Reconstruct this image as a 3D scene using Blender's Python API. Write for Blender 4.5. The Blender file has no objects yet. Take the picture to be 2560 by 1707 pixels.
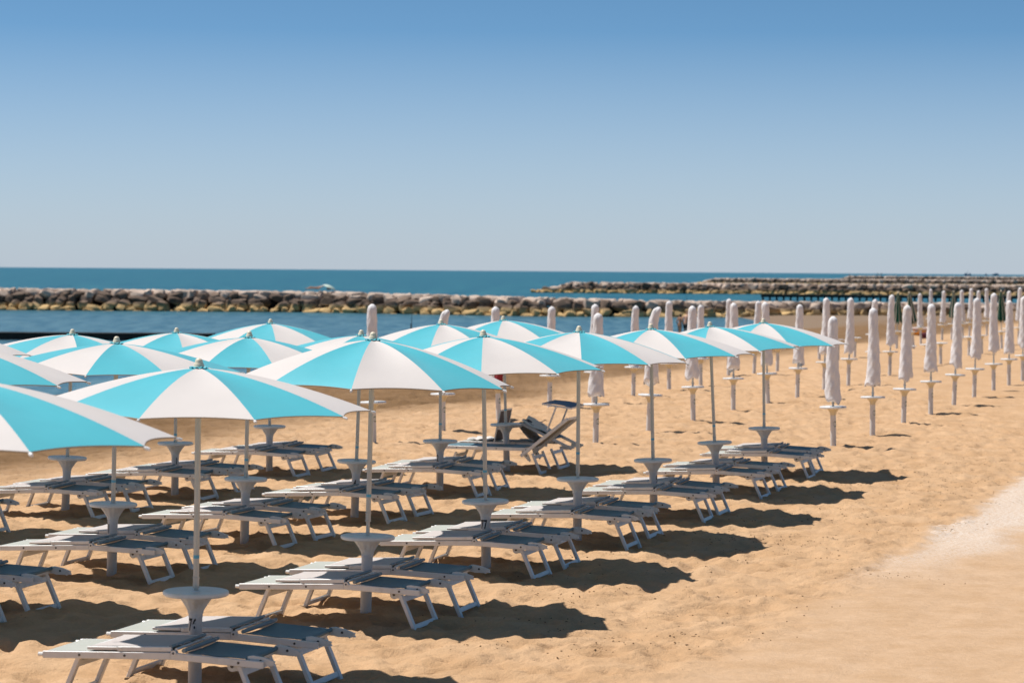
import bpy, bmesh, math, random
import numpy as np
from mathutils import Vector, Matrix

R = math.radians
random.seed(7)
C = bpy.context.scene.collection

# ------------------------------------------------------------------ camera
F_PX = 6044.0                      # 85 mm lens on a 36 mm sensor, in pixels of a 2560 px wide frame
CAM_H = 3.0
PITCH, ROLL = R(1.67), R(0.42)
_f = Vector((0, math.cos(PITCH), -math.sin(PITCH)))
_r0 = Vector((1, 0, 0)); _u0 = _r0.cross(_f)
CR = _r0 * math.cos(ROLL) + _u0 * math.sin(ROLL)
CU = _u0 * math.cos(ROLL) - _r0 * math.sin(ROLL)
cam_d = bpy.data.cameras.new("camera"); cam = bpy.data.objects.new("camera", cam_d); C.objects.link(cam)
M = Matrix((CR, CU, -_f)).transposed().to_4x4(); M.translation = (0, 0, CAM_H)
cam.matrix_world = M
cam_d.sensor_width = 36.0; cam_d.lens = 85.0
cam_d.clip_start = 0.1; cam_d.clip_end = 120000
cam_d.dof.use_dof = True; cam_d.dof.focus_distance = 22.5; cam_d.dof.aperture_fstop = 3.6
bpy.context.scene.camera = cam

# ------------------------------------------------------------------ sky and sun
SUN_EL, SUN_AZ = R(63.8), R(-67.5)      # the sun stands high, ahead and to the left
world = bpy.data.worlds.new("World"); bpy.context.scene.world = world
world.use_nodes = True
wn, wl = world.node_tree.nodes, world.node_tree.links
wn.clear()
wo = wn.new("ShaderNodeOutputWorld"); bg = wn.new("ShaderNodeBackground")
sky = wn.new("ShaderNodeTexSky"); sky.sky_type = 'NISHITA'; sky.sun_disc = False
sky.sun_elevation = SUN_EL; sky.sun_rotation = SUN_AZ % (2 * math.pi)
sky.altitude = 0; sky.air_density = 0.5; sky.dust_density = 0.25; sky.ozone_density = 3.0
tc = wn.new("ShaderNodeTexCoord"); mp = wn.new("ShaderNodeMapping"); mp.inputs['Scale'].default_value = (1, 1, 1.4)
nm = wn.new("ShaderNodeVectorMath"); nm.operation = 'NORMALIZE'
hs = wn.new("ShaderNodeHueSaturation"); hs.inputs['Saturation'].default_value = 1.12; hs.inputs['Hue'].default_value = 0.486; hs.inputs['Value'].default_value = 1.2
wl.new(tc.outputs['Generated'], mp.inputs['Vector']); wl.new(mp.outputs['Vector'], nm.inputs[0])
wl.new(nm.outputs[0], sky.inputs['Vector']); wl.new(sky.outputs[0], hs.inputs['Color'])
sxyz = wn.new("ShaderNodeSeparateXYZ"); wl.new(tc.outputs['Generated'], sxyz.inputs[0])
hz = wn.new("ShaderNodeMapRange"); wl.new(sxyz.outputs['Z'], hz.inputs['Value'])      # pale summer haze low over the sea
for k, v in (('From Min', .0), ('From Max', .098), ('To Min', .97), ('To Max', 0.0)): hz.inputs[k].default_value = v
hm = wn.new("ShaderNodeMix"); hm.data_type = 'RGBA'; wl.new(hz.outputs[0], hm.inputs[0]); wl.new(hs.outputs[0], hm.inputs[6]); hm.inputs[7].default_value = (5.1, 5.85, 6.65, 1)
wl.new(hm.outputs[2], bg.inputs['Color']); bg.inputs['Strength'].default_value = 0.082
wl.new(bg.outputs[0], wo.inputs['Surface'])
sun_d = bpy.data.lights.new("sun", 'SUN'); sun_d.energy = 4.7; sun_d.angle = R(0.53); sun_d.color = (1.0, 0.955, 0.89)
sun = bpy.data.objects.new("sun", sun_d); C.objects.link(sun)
sdir = Vector((math.sin(SUN_AZ) * math.cos(SUN_EL), math.cos(SUN_AZ) * math.cos(SUN_EL), math.sin(SUN_EL)))
sun.rotation_euler = sdir.to_track_quat('Z', 'Y').to_euler(); sun.location = (-20, 20, 40)
vs = bpy.context.scene.view_settings
vs.view_transform = 'Standard'; vs.look = 'None'; vs.exposure = 0.2; vs.gamma = 1.0; vs.use_curve_mapping = False

# ------------------------------------------------------------------ small helpers
def smooth(a, b, x):
    t = np.clip((np.asarray(x, float) - a) / (b - a), 0, 1)
    return t * t * (3 - 2 * t)

def vnoise(x, y, seed=0):
    x = np.asarray(x, float); y = np.asarray(y, float)
    xi = np.floor(x).astype(np.int64); yi = np.floor(y).astype(np.int64)
    fx = x - xi; fy = y - yi
    fx = fx * fx * fx * (fx * (fx * 6 - 15) + 10); fy = fy * fy * fy * (fy * (fy * 6 - 15) + 10)
    def h(i, j):
        n = (i * 374761393 + j * 668265263 + seed * 1442695041) & 0xFFFFFFFF
        n = ((n ^ (n >> 13)) * 1274126177) & 0xFFFFFFFF
        n = ((n ^ (n >> 16)) * 2246822519) & 0xFFFFFFFF
        return ((n ^ (n >> 15)) & 0xFFFF) / 32767.5 - 1
    return (h(xi, yi) * (1 - fx) + h(xi + 1, yi) * fx) * (1 - fy) + (h(xi, yi + 1) * (1 - fx) + h(xi + 1, yi + 1) * fx) * fy

SEA_Z = -1.0
def shore(x, y):                   # metres inland of the waterline
    return (x + 13.2) * .948 - (y - 76.7) * .319
def path_side(x, y):               # metres into the smooth track that runs beside the umbrellas
    return (x - 1.15) * .943 - (y - 17.65) * .333
def masks(x, y):
    s = shore(x, y) + 1.2 * vnoise(x * .12, y * .12, 5)
    damp = 1 - smooth(16.5, 19.5, s)
    path = smooth(-.2, .45, path_side(x, y) + .22 * vnoise(x * .7, y * .7, 9) + .10 * vnoise(x * 2.7, y * 2.7, 8))
    return s, damp, path
def macro(x, y):
    x = np.asarray(x, float); y = np.asarray(y, float)
    s = shore(x, y) + 1.2 * vnoise(x * .12, y * .12, 5)
    z = np.where(s > 0, -1 + smooth(-6, 19, s) * 1.165 - .165, -1.0 + np.maximum(s, -25) * .06)
    z = np.minimum(z, 0)
    z = np.where(s > 0, np.maximum(z, -1 + s * .02), z)
    spit = smooth(15, 25, x) * smooth(162, 182, y + 1.5 * vnoise(x * .2, y * .1, 3)) * (1 - smooth(300, 330, y))
    return np.where(spit > 0, np.maximum(z, -1.25 + spit * .45), z)
def prints(x, y, cell, seed, ln, wd, depth):
    """trodden dents: one oval print with a soft rim in every cell of a jittered grid"""
    gi = np.floor(x / cell).astype(np.int64); gj = np.floor(y / cell).astype(np.int64); out = np.zeros_like(x)
    def rnd(i, j, k):
        n = (i * 374761393 + j * 668265263 + (seed + k) * 974634777) & 0xFFFFFFFF
        n = ((n ^ (n >> 13)) * 1274126177) & 0xFFFFFFFF
        return ((n ^ (n >> 16)) & 0xFFFF) / 65535.0
    for di in (-1, 0, 1):
        for dj in (-1, 0, 1):
            i, j = gi + di, gj + dj
            cx = (i + rnd(i, j, 1)) * cell; cy = (j + rnd(i, j, 2)) * cell
            a = rnd(i, j, 3) * 6.283; sz = .7 + .6 * rnd(i, j, 4); dp = depth * (.3 + .9 * rnd(i, j, 5)) * (rnd(i, j, 6) > .18)
            dx, dy = x - cx, y - cy
            u = (dx * np.cos(a) + dy * np.sin(a)) / (ln * sz); v = (-dx * np.sin(a) + dy * np.cos(a)) / (wd * sz)
            d = np.sqrt(u * u + v * v)
            out += dp * (.42 * np.exp(-((d - 1.35) / .42) ** 2) - np.exp(-(d ** 4)))
    return out
def ground(x, y):
    x = np.asarray(x, float); y = np.asarray(y, float)
    s, damp, path = masks(x, y)
    wx = x + .10 * vnoise(x * 2.1, y * 2.1, 31); wy = y + .10 * vnoise(x * 2.1, y * 2.1, 32)
    n = .022 * vnoise(wx * .9, wy * .8, 11)
    foot = vnoise(wx * 2.9, wy * 2.9, 12)
    n = n - .036 * np.maximum(foot, -.15) + .030 * vnoise(wx * 5.4 + 3, wy * 5.4, 13)
    n = n - .026 * np.maximum(vnoise(wx * 6.5, wy * 6.5, 14) - .12, 0) + .010 * vnoise(x * 10, y * 12, 15)
    near = (y > 5) & (y < 75) & (np.abs(x) < 20)
    if near.any():
        pr = np.zeros_like(n); pr[near] = prints(x[near], y[near], .44, 71, .17, .085, .034) + prints(x[near], y[near], .36, 83, .12, .08, .022)
        n = n + pr
    amp = (1 - .92 * path) * (1 - .35 * damp) * smooth(-6, 6, s)
    track = .006 * path * vnoise(path_side(x, y) * 5, (x * .333 + y * .943) * .6, 17)
    ridge = .09 * damp * smooth(2, 8, s) * vnoise(s * 1.3, (x * .319 + y * .948) * .12, 21)
    return macro(x, y) + n * amp + track + ridge
def gz(x, y): return float(ground(np.array([x]), np.array([y]))[0])
def mz(x, y): return float(macro(np.array([x]), np.array([y]))[0])

def ray(px, py):
    return CR * ((px - 1280) / F_PX) + CU * ((853.5 - py) / F_PX) + _f
def at_z(px, py, z):
    d = ray(px, py); t = (z - CAM_H) / d.z
    return Vector((0, 0, CAM_H)) + d * t
def at_y(px, py, y):
    d = ray(px, py); return Vector((0, 0, CAM_H)) + d * (y / d.y)
def on_sand(px, py):
    z = 0.0
    for _ in range(25):
        p = at_z(px, py, z); z += (mz(p.x, p.y) - z) * .6
    return p

def tag(o, label=None, cat=None, group=None, kind=None):
    if label: o["label"] = label
    if cat: o["category"] = cat
    if group: o["group"] = group
    if kind: o["kind"] = kind
    return o
def empty(name, loc, rz=0.0):
    o = bpy.data.objects.new(name, None); C.objects.link(o)
    o.empty_display_size = .2; o.location = loc; o.rotation_euler = (0, 0, rz)
    return o
def build(name, bm, mats, parent=None, smooth_ang=None, loc=None):
    me = bpy.data.meshes.new(name)
    bmesh.ops.recalc_face_normals(bm, faces=bm.faces)
    bm.to_mesh(me); bm.free()
    for m in (mats if isinstance(mats, (list, tuple)) else [mats]): me.materials.append(m)
    if smooth_ang is not None:
        me.shade_smooth()
        if smooth_ang < 179: me.set_sharp_from_angle(angle=R(smooth_ang))
    o = bpy.data.objects.new(name, me); C.objects.link(o)
    if parent: o.parent = parent
    if loc is not None: o.location = loc
    return o
def kids(o): return [c for c in C.objects if c.parent == o]
def copy_tree(o, parent=None, depth=0):
    c = o.copy(); C.objects.link(c)
    if parent is not None: c.parent = parent
    for k in list(o.children): copy_tree(k, c, depth + 1)
    return c

def box(bm, x0, x1, y0, y1, z0, z1, mi=0, mat=None, bev=0.0):
    vs_ = [bm.verts.new(v) for v in ((x0, y0, z0), (x1, y0, z0), (x1, y1, z0), (x0, y1, z0), (x0, y0, z1), (x1, y0, z1), (x1, y1, z1), (x0, y1, z1))]
    fs = [bm.faces.new([vs_[i] for i in q]) for q in ((0, 3, 2, 1), (4, 5, 6, 7), (0, 1, 5, 4), (1, 2, 6, 5), (2, 3, 7, 6), (3, 0, 4, 7))]
    for f in fs: f.material_index = mi
    if mat is not None: bmesh.ops.transform(bm, matrix=mat, verts=vs_)
    if bev:
        es = list({e for f in fs for e in f.edges})
        bmesh.ops.bevel(bm, geom=es, offset=bev, segments=1, affect='EDGES')
def bar(bm, a, b, w, h, mi=0, up=(0, 0, 1), bev=0.0):
    a, b = Vector(a), Vector(b); d = (b - a); L = d.length; x = d.normalized()
    upv = Vector(up)
    y = upv.cross(x)
    if y.length < 1e-4: y = Vector((0, 1, 0)).cross(x)
    y.normalize(); z = x.cross(y)
    m = Matrix((x, y, z)).transposed().to_4x4(); m.translation = a
    box(bm, 0, L, -w / 2, w / 2, -h / 2, h / 2, mi, m, bev)
def tube(bm, pts, rad, seg=10, mi=0, cap=True):
    pts = [Vector(p) for p in pts]; n = len(pts)
    rads = rad if isinstance(rad, (list, tuple)) else [rad] * n
    rings = []
    for i, p in enumerate(pts):
        t = (pts[min(i + 1, n - 1)] - pts[max(i - 1, 0)]).normalized()
        s_ = Vector((0, 0, 1)) if abs(t.z) < .9 else Vector((1, 0, 0))
        a = t.cross(s_).normalized(); b = t.cross(a)
        rings.append([bm.verts.new(p + (a * math.cos(k * 2 * math.pi / seg) + b * math.sin(k * 2 * math.pi / seg)) * rads[i]) for k in range(seg)])
    for i in range(n - 1):
        for k in range(seg):
            f = bm.faces.new((rings[i][k], rings[i][(k + 1) % seg], rings[i + 1][(k + 1) % seg], rings[i + 1][k])); f.material_index = mi
    if cap:
        bm.faces.new(rings[0][::-1]).material_index = mi; bm.faces.new(rings[-1]).material_index = mi
def lathe(bm, prof, seg=24, mi=0, fn=None, cap=True):
    rings = []
    for (r, z) in prof:
        ring = []
        for k in range(seg):
            a = k * 2 * math.pi / seg
            rr, zz, ox, oy = fn(r, z, a) if fn else (r, z, 0, 0)
            ring.append(bm.verts.new((rr * math.cos(a) + ox, rr * math.sin(a) + oy, zz)))
        rings.append(ring)
    for i in range(len(rings) - 1):
        for k in range(seg):
            f = bm.faces.new((rings[i][k], rings[i][(k + 1) % seg], rings[i + 1][(k + 1) % seg], rings[i + 1][k])); f.material_index = mi
    if cap:
        bm.faces.new(rings[0][::-1]).material_index = mi; bm.faces.new(rings[-1]).material_index = mi
    return rings
def sheet(bm, fn, nu, nv, mi=0, th=0.0):
    """grid surface fn(u, v) -> point with a thickness below it"""
    top = [[bm.verts.new(fn(i / nu, j / nv)) for j in range(nv + 1)] for i in range(nu + 1)]
    def quads(g, flip):
        for i in range(nu):
            for j in range(nv):
                q = (g[i][j], g[i + 1][j], g[i + 1][j + 1], g[i][j + 1])
                bm.faces.new(q[::-1] if flip else q).material_index = mi
    quads(top, False)
    if th:
        bot = [[bm.verts.new(Vector(v.co) - Vector((0, 0, th))) for v in row] for row in top]
        quads(bot, True)
        rim = [(i, 0) for i in range(nu)] + [(nu, j) for j in range(nv)] + [(i, nv) for i in range(nu, 0, -1)] + [(0, j) for j in range(nv, 0, -1)]
        for k in range(len(rim)):
            a, b = rim[k], rim[(k + 1) % len(rim)]
            bm.faces.new((top[a[0]][a[1]], top[b[0]][b[1]], bot[b[0]][b[1]], bot[a[0]][a[1]])).material_index = mi

# ------------------------------------------------------------------ materials
def mat(name, col, rough=.5, spec=.5, metal=0.0, var=0.0, vscale=6.0, bump=0.0, bscale=40.0, trans=0.0, dirt=None, dirt_scale=3.0, sheen=0.0):
    m = bpy.data.materials.new(name); m.use_nodes = True
    n, l = m.node_tree.nodes, m.node_tree.links
    b = n['Principled BSDF']; out = n['Material Output']
    b.inputs['Roughness'].default_value = rough; b.inputs['Metallic'].default_value = metal
    b.inputs['Specular IOR Level'].default_value = spec
    b.inputs['Base Color'].default_value = (*col, 1)
    if sheen: b.inputs['Sheen Weight'].default_value = sheen; b.inputs['Sheen Roughness'].default_value = .4
    tcn = n.new('ShaderNodeTexCoord')
    last = None
    if var or dirt:
        oi = n.new('ShaderNodeObjectInfo')
        add = n.new('ShaderNodeVectorMath'); add.operation = 'ADD'
        l.new(tcn.outputs['Object'], add.inputs[0]); 
        sc = n.new('ShaderNodeMath'); sc.operation = 'MULTIPLY'; sc.inputs[1].default_value = 37.0
        l.new(oi.outputs['Random'], sc.inputs[0]); l.new(sc.outputs[0], add.inputs[1])
    if var:
        no = n.new('ShaderNodeTexNoise'); no.inputs['Scale'].default_value = vscale; no.inputs['Detail'].default_value = 5
        l.new(add.outputs[0], no.inputs['Vector'])
        mr = n.new('ShaderNodeMapRange'); mr.inputs['From Min'].default_value = .25; mr.inputs['From Max'].default_value = .75
        mr.inputs['To Min'].default_value = 1 - var; mr.inputs['To Max'].default_value = 1 + var
        l.new(no.outputs['Fac'], mr.inputs['Value'])
        mx = n.new('ShaderNodeMix'); mx.data_type = 'RGBA'; mx.blend_type = 'MULTIPLY'; mx.inputs[0].default_value = 1
        mx.inputs[6].default_value = (*col, 1); l.new(mr.outputs[0], mx.inputs[7]); last = mx.outputs[2]
    if dirt:
        no = n.new('ShaderNodeTexNoise'); no.inputs['Scale'].default_value = dirt_scale; no.inputs['Detail'].default_value = 7; no.inputs['Roughness'].default_value = .65
        l.new(add.outputs[0], no.inputs['Vector'])
        mr = n.new('ShaderNodeMapRange'); mr.inputs['From Min'].default_value = .52; mr.inputs['From Max'].default_value = .75; mr.inputs['To Max'].default_value = .6
        l.new(no.outputs['Fac'], mr.inputs['Value'])
        mx = n.new('ShaderNodeMix'); mx.data_type = 'RGBA'; l.new(mr.outputs[0], mx.inputs[0])
        if last is not None: l.new(last, mx.inputs[6])
        else: mx.inputs[6].default_value = (*col, 1)
        mx.inputs[7].default_value = (*dirt, 1); last = mx.outputs[2]
    if last is not None: l.new(last, b.inputs['Base Color'])
    if bump:
        no = n.new('ShaderNodeTexNoise'); no.inputs['Scale'].default_value = bscale; no.inputs['Detail'].default_value = 4
        l.new(tcn.outputs['Object'], no.inputs['Vector'])
        bp = n.new('ShaderNodeBump'); bp.inputs['Strength'].default_value = bump; bp.inputs['Distance'].default_value = .01
        l.new(no.outputs['Fac'], bp.inputs['Height']); l.new(bp.outputs[0], b.inputs['Normal'])
    if trans:
        t = n.new('ShaderNodeBsdfTranslucent'); ms = n.new('ShaderNodeMixShader'); ms.inputs[0].default_value = trans
        if last is not None: l.new(last, t.inputs['Color'])
        else: t.inputs['Color'].default_value = (*col, 1)
        l.new(b.outputs[0], ms.inputs[1]); l.new(t.outputs[0], ms.inputs[2]); l.new(ms.outputs[0], out.inputs['Surface'])
    return m

M_TEAL = mat('turquoise_cloth', (.055, .45, .53), .5, .5, var=.05, vscale=2.2, bump=.30, bscale=5, trans=.06, sheen=.35)
M_CREAM = mat('white_cloth', (.655, .605, .57), .55, .4, var=.035, vscale=2.0, bump=.30, bscale=5, trans=.06, dirt=(.66, .60, .55), dirt_scale=1.6, sheen=.15)
M_HEM = mat('hem_tape', (.30, .23, .17), .8)
M_BEIGE = mat('beige_plastic', (.76, .66, .49), .4, var=.06, vscale=20)
M_POLE = mat('pole_metal', (.50, .50, .47), .38, .6, metal=.35, var=.05, vscale=8)
M_PLASTIC = mat('white_plastic', (.74, .74, .73), .42, .5, var=.05, vscale=7, dirt=(.58, .52, .42), dirt_scale=5)
M_CONE = mat('aged_plastic', (.72, .71, .68), .5, .4, var=.06, vscale=12, dirt=(.50, .42, .30), dirt_scale=9)
M_CONE_CREAM = mat('cream_plastic', (.78, .68, .47), .5, .4, var=.06, vscale=12, trans=.2)
M_POST = mat('post_plastic', (.68, .67, .66), .45, .4, var=.05, vscale=5, dirt=(.50, .43, .34), dirt_scale=4)
M_ALU = mat('white_metal', (.74, .73, .71), .36, .5, var=.05, vscale=5, dirt=(.52, .47, .40), dirt_scale=7)
M_GAP = mat('grey_rubber', (.05, .05, .055), .7)
M_SEAT = mat('pale_mesh_fabric', (.43, .44, .40), .65, .25, var=.05, vscale=4, bump=.25, bscale=420)
M_BACK = mat('grey_blue_mesh_fabric', (.11, .19, .225), .5, .35, var=.08, vscale=4, bump=.25, bscale=420)
M_ROLL = mat('rolled_fabric', (.20, .26, .29), .5, .4, var=.08)
M_SHADE = mat('lilac_grey_fabric', (.52, .47, .45), .75, .15, var=.04, vscale=4, bump=.2, bscale=420)
M_BLUEFAB = mat('slate_fabric', (.13, .16, .24), .6, .3, var=.06)
M_BROWNFAB = mat('brown_mesh_fabric', (.17, .13, .12), .7, .3, var=.08)
M_LUG = mat('hinge_plastic', (.70, .69, .66), .5, .4, var=.05, vscale=12, dirt=(.50, .44, .35), dirt_scale=16)
M_DARK = mat('dark_bolt', (.06, .055, .05), .5)
M_INK = mat('black_paint', (.012, .012, .014), .5)
M_COVER = mat('white_cover', (.78, .755, .75), .85, .1, var=.05, vscale=5, bump=.5, bscale=20, dirt=(.68, .63, .58), dirt_scale=3)
M_GREEN = mat('dark_green_cloth', (.008, .085, .052), .75, .25, var=.15)
M_GCREAM = mat('cream_cloth', (.56, .52, .44), .8, .2, var=.06)
M_SIGN = mat('green_sticker', (.01, .10, .05), .4)
M_SIGNW = mat('white_sticker', (.7, .72, .68), .4)
M_STICK = mat('blue_sticker', (.10, .42, .60), .4)
M_SKIN = mat('tanned_skin', (.42, .20, .11), .5, .4, var=.1, vscale=6)
M_SKIN2 = mat('fair_skin', (.52, .28, .18), .5, .4, var=.08, vscale=6)
M_HAIR = mat('dark_hair', (.025, .015, .01), .6)
M_BLACKCLOTH = mat('black_swimwear', (.012, .012, .014), .7)
M_REDCLOTH = mat('red_cloth', (.28, .02, .03), .75)
M_TIMBER = mat('dark_timber', (.028, .022, .018), .75, .3, var=.3, vscale=2, dirt=(.07, .06, .05), dirt_scale=2)
M_SHIP_HAZE = mat('hazed_blue_grey_ship', (.16, .24, .34), .6)  # hull and deckhouse colours have the distance haze painted in
M_SHIPW_HAZE = mat('hazed_pale_ship', (.34, .42, .50), .6)
M_ORANGE = mat('orange_vinyl', (.80, .30, .03), .35, .5, var=.1)
M_PINK = mat('pale_pink_vinyl', (.80, .60, .52), .4)
M_MINT = mat('mint_cloth', (.50, .60, .52), .7)
M_LILAC = mat('lilac_cloth', (.48, .50, .66), .8)

# ------------------------------------------------------------------ the setting: sand, sea
def sand_material():
    m = bpy.data.materials.new('beach_sand'); m.use_nodes = True
    n, l = m.node_tree.nodes, m.node_tree.links
    b = n['Principled BSDF']; b.inputs['Roughness'].default_value = .9; b.inputs['Specular IOR Level'].default_value = .15
    geo = n.new('ShaderNodeNewGeometry')
    def noise(scale, detail=5, rough=.55, vec=None):
        t = n.new('ShaderNodeTexNoise'); t.inputs['Scale'].default_value = scale; t.inputs['Detail'].default_value = detail; t.inputs['Roughness'].default_value = rough
        l.new(vec or geo.outputs['Position'], t.inputs['Vector']); return t.outputs['Fac']
    def rng(v, a, c, d, e):
        r = n.new('ShaderNodeMapRange'); l.new(v, r.inputs['Value'])
        for k, x in zip(('From Min', 'From Max', 'To Min', 'To Max'), (a, c, d, e)): r.inputs[k].default_value = x
        return r.outputs[0]
    def mix(fac, a, c, mode='MIX'):
        x = n.new('ShaderNodeMix'); x.data_type = 'RGBA'; x.blend_type = mode
        if isinstance(fac, float): x.inputs[0].default_value = fac
        else: l.new(fac, x.inputs[0])
        for i, v in ((6, a), (7, c)):
            if isinstance(v, tuple): x.inputs[i].default_value = (*v, 1)
            else: l.new(v, x.inputs[i])
        return x.outputs[2]
    def attr(name):
        a = n.new('ShaderNodeAttribute'); a.attribute_name = name; return a.outputs['Fac']
    def mul(a, c):
        x = n.new('ShaderNodeMath'); x.operation = 'MULTIPLY'; l.new(a, x.inputs[0])
        if isinstance(c, float): x.inputs[1].default_value = c
        else: l.new(c, x.inputs[1])
        return x.outputs[0]
    SAND, SAND2 = (.50, .308, .166), (.57, .37, .215)
    c = mix(rng(noise(1.3, 6), .35, .65, 0, 1), SAND, SAND2)
    c = mix(rng(noise(9, 6, .65), .3, .7, .86, 1.12), (0, 0, 0), c) if False else c
    g = n.new('ShaderNodeMix'); g.data_type = 'RGBA'; g.blend_type = 'MULTIPLY'; g.inputs[0].default_value = 1
    l.new(c, g.inputs[6]); l.new(rng(noise(160, 3, .7), .25, .75, .82, 1.18), g.inputs[7]); c = g.outputs[2]
    c = mix(attr('track'), c, mix(rng(noise(2.2, 7, .65), .35, .68, 0, 1), (.475, .305, .175), (.555, .375, .235)))
    g2 = n.new('ShaderNodeMix'); g2.data_type = 'RGBA'; g2.blend_type = 'MULTIPLY'; g2.inputs[0].default_value = 1
    l.new(c, g2.inputs[6]); l.new(rng(noise(11, 7, .72), .3, .7, .93, 1.06), g2.inputs[7]); c = g2.outputs[2]
    # damp, raked sand towards the sea
    c = mix(mul(attr('damp'), rng(noise(.9, 6, .6), .3, .7, .8, 1.0)), c, (.175, .098, .042))
    c = mix(attr('wet'), c, (.235, .165, .11))
    # bits of dark weed and small stones
    sp = rng(noise(34, 2, .5), .715, .75, 0, 1)
    c = mix(mul(sp, mul(rng(noise(.55, 4), .46, .66, 0, 1), .8)), c, (.085, .05, .025))
    # crushed pale shell beside the track
    gr = mul(attr('grit'), rng(noise(22, 6, .75), .36, .56, 0, .85))
    c = mix(gr, c, mix(rng(noise(240, 2, .6), .35, .65, 0, 1), (.50, .42, .35), (.78, .70, .63)))
    l.new(c, b.inputs['Base Color'])
    bp = n.new('ShaderNodeBump'); bp.inputs['Strength'].default_value = .8; bp.inputs['Distance'].default_value = .032
    l.new(rng(attr('track'), 0, 1, .8, .5), bp.inputs['Strength'])
    h = n.new('ShaderNodeMath'); h.operation = 'ADD'
    l.new(noise(16, 6, .6), h.inputs[0]); l.new(mul(noise(90, 3, .6), .3), h.inputs[1])
    l.new(h.outputs[0], bp.inputs['Height']); l.new(bp.outputs[0], b.inputs['Normal'])
    return m

def axis(start, stop, step, grow):
    out = [start]
    while out[-1] < stop: out.append(out[-1] + step(out[-1]) if callable(step) else out[-1] + step)
    return out
ys = axis(7.0, 420, lambda y: max(.042, y * .0020) if y < 62 else y * .012, 0)
xp = axis(0, 300, lambda x: .045 if x < 8.5 else (.045 + (x - 8.5) * .05), 0)
xs = [-v for v in xp[:0:-1]] + xp
xs = np.array([v + .8 for v in xs if v > -110]); ys = np.array(ys)
X, Y = np.meshgrid(xs, ys)
Z = ground(X, Y)
nx, ny = len(xs), len(ys)
me = bpy.data.meshes.new('sand')
me.vertices.add(nx * ny)
me.vertices.foreach_set('co', np.stack([X, Y, Z], -1).astype(np.float32).ravel())
i = np.arange(nx * ny).reshape(ny, nx)
quads = np.stack([i[:-1, :-1], i[:-1, 1:], i[1:, 1:], i[1:, :-1]], -1).reshape(-1)
nf = (nx - 1) * (ny - 1)
me.loops.add(nf * 4); me.loops.foreach_set('vertex_index', quads.astype(np.int32))
me.polygons.add(nf); me.polygons.foreach_set('loop_start', np.arange(0, nf * 4, 4, dtype=np.int32))
me.polygons.foreach_set('use_smooth', np.ones(nf, bool))
me.update(calc_edges=True)
S_, D_, P_ = masks(X, Y)
side = path_side(X, Y); edge = .22 * vnoise(X * 1.1, Y * .6, 41) + .10 * vnoise(X * 4, Y * 3, 42)
grit = smooth(-.05, .25, side + edge) * (1 - smooth(.7, 1.2, side + edge)) * smooth(22.0, 28, Y - .8 * side) + .25 * smooth(.2, 1.2, side) * smooth(20, 32, Y) * (1 - smooth(1.5, 3.2, side)) * smooth(.1, .6, vnoise(X * 1.1, Y * .8, 44))
wet = (1 - smooth(-.5, 4.0, S_)) + smooth(15, 25, X) * smooth(150, 172, Y) * .5
for nm_, arr in (('damp', D_), ('track', P_), ('grit', grit), ('wet', np.clip(wet, 0, 1))):
    a = me.attributes.new(nm_, 'FLOAT', 'POINT'); a.data.foreach_set('value', np.ascontiguousarray(arr, np.float32).ravel())
me.materials.append(sand_material())
sand = bpy.data.objects.new('sand', me); C.objects.link(sand)
tag(sand, 'trampled golden sand of the beach under the umbrellas and loungers', 'sand', kind='structure')

def sea_material():
    m = bpy.data.materials.new('sea_water'); m.use_nodes = True
    n, l = m.node_tree.nodes, m.node_tree.links
    b = n['Principled BSDF']; b.inputs['Roughness'].default_value = .30; b.inputs['IOR'].default_value = 1.33; b.inputs['Specular IOR Level'].default_value = .24
    geo = n.new('ShaderNodeNewGeometry')
    def noise(scale, sx, sy, detail=5, rough=.55):
        mp_ = n.new('ShaderNodeMapping'); mp_.inputs['Scale'].default_value = (sx, sy, 1); l.new(geo.outputs['Position'], mp_.inputs['Vector'])
        t = n.new('ShaderNodeTexNoise'); t.inputs['Scale'].default_value = scale; t.inputs['Detail'].default_value = detail; t.inputs['Roughness'].default_value = rough
        l.new(mp_.outputs[0], t.inputs['Vector']); return t.outputs['Fac']
    add = n.new('ShaderNodeMath'); add.operation = 'MULTIPLY_ADD'; add.inputs[1].default_value = 2.2
    l.new(noise(.45, .35, .22, 3), add.inputs[0]); l.new(noise(1.2, .4, 1, 6, .6), add.inputs[2])
    bp = n.new('ShaderNodeBump'); bp.inputs['Strength'].default_value = .8; bp.inputs['Distance'].default_value = .6
    l.new(add.outputs[0], bp.inputs['Height']); l.new(bp.outputs[0], b.inputs['Normal'])
    def mix(fac, a, c):
        x = n.new('ShaderNodeMix'); x.data_type = 'RGBA'; l.new(fac, x.inputs[0])
        for k, v in ((6, a), (7, c)):
            if isinstance(v, tuple): x.inputs[k].default_value = (*v, 1)
            else: l.new(v, x.inputs[k])
        return x.outputs[2]
    def rng(v, a, c, d=0.0, e=1.0):
        r = n.new('ShaderNodeMapRange'); l.new(v, r.inputs['Value'])
        for k, x in zip(('From Min', 'From Max', 'To Min', 'To Max'), (a, c, d, e)): r.inputs[k].default_value = x
        return r.outputs[0]
    sx_ = n.new('ShaderNodeSeparateXYZ'); l.new(geo.outputs['Position'], sx_.inputs[0])
    deep = mix(rng(noise(.5, .5, .06, 6), .38, .62), (.013, .100, .145), (.026, .140, .175))
    shoal = mix(rng(noise(1.0, 1.0, .15, 5), .40, .60), (.042, .122, .172), (.090, .190, .235))      # sandy bottom inside the breakwater
    l.new(mix(rng(sx_.outputs['Y'], 200, 240), shoal, deep), b.inputs['Base Color'])
    return m
bm = bmesh.new()
for a in ((-60000, 40, -60000, 0),): pass
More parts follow.
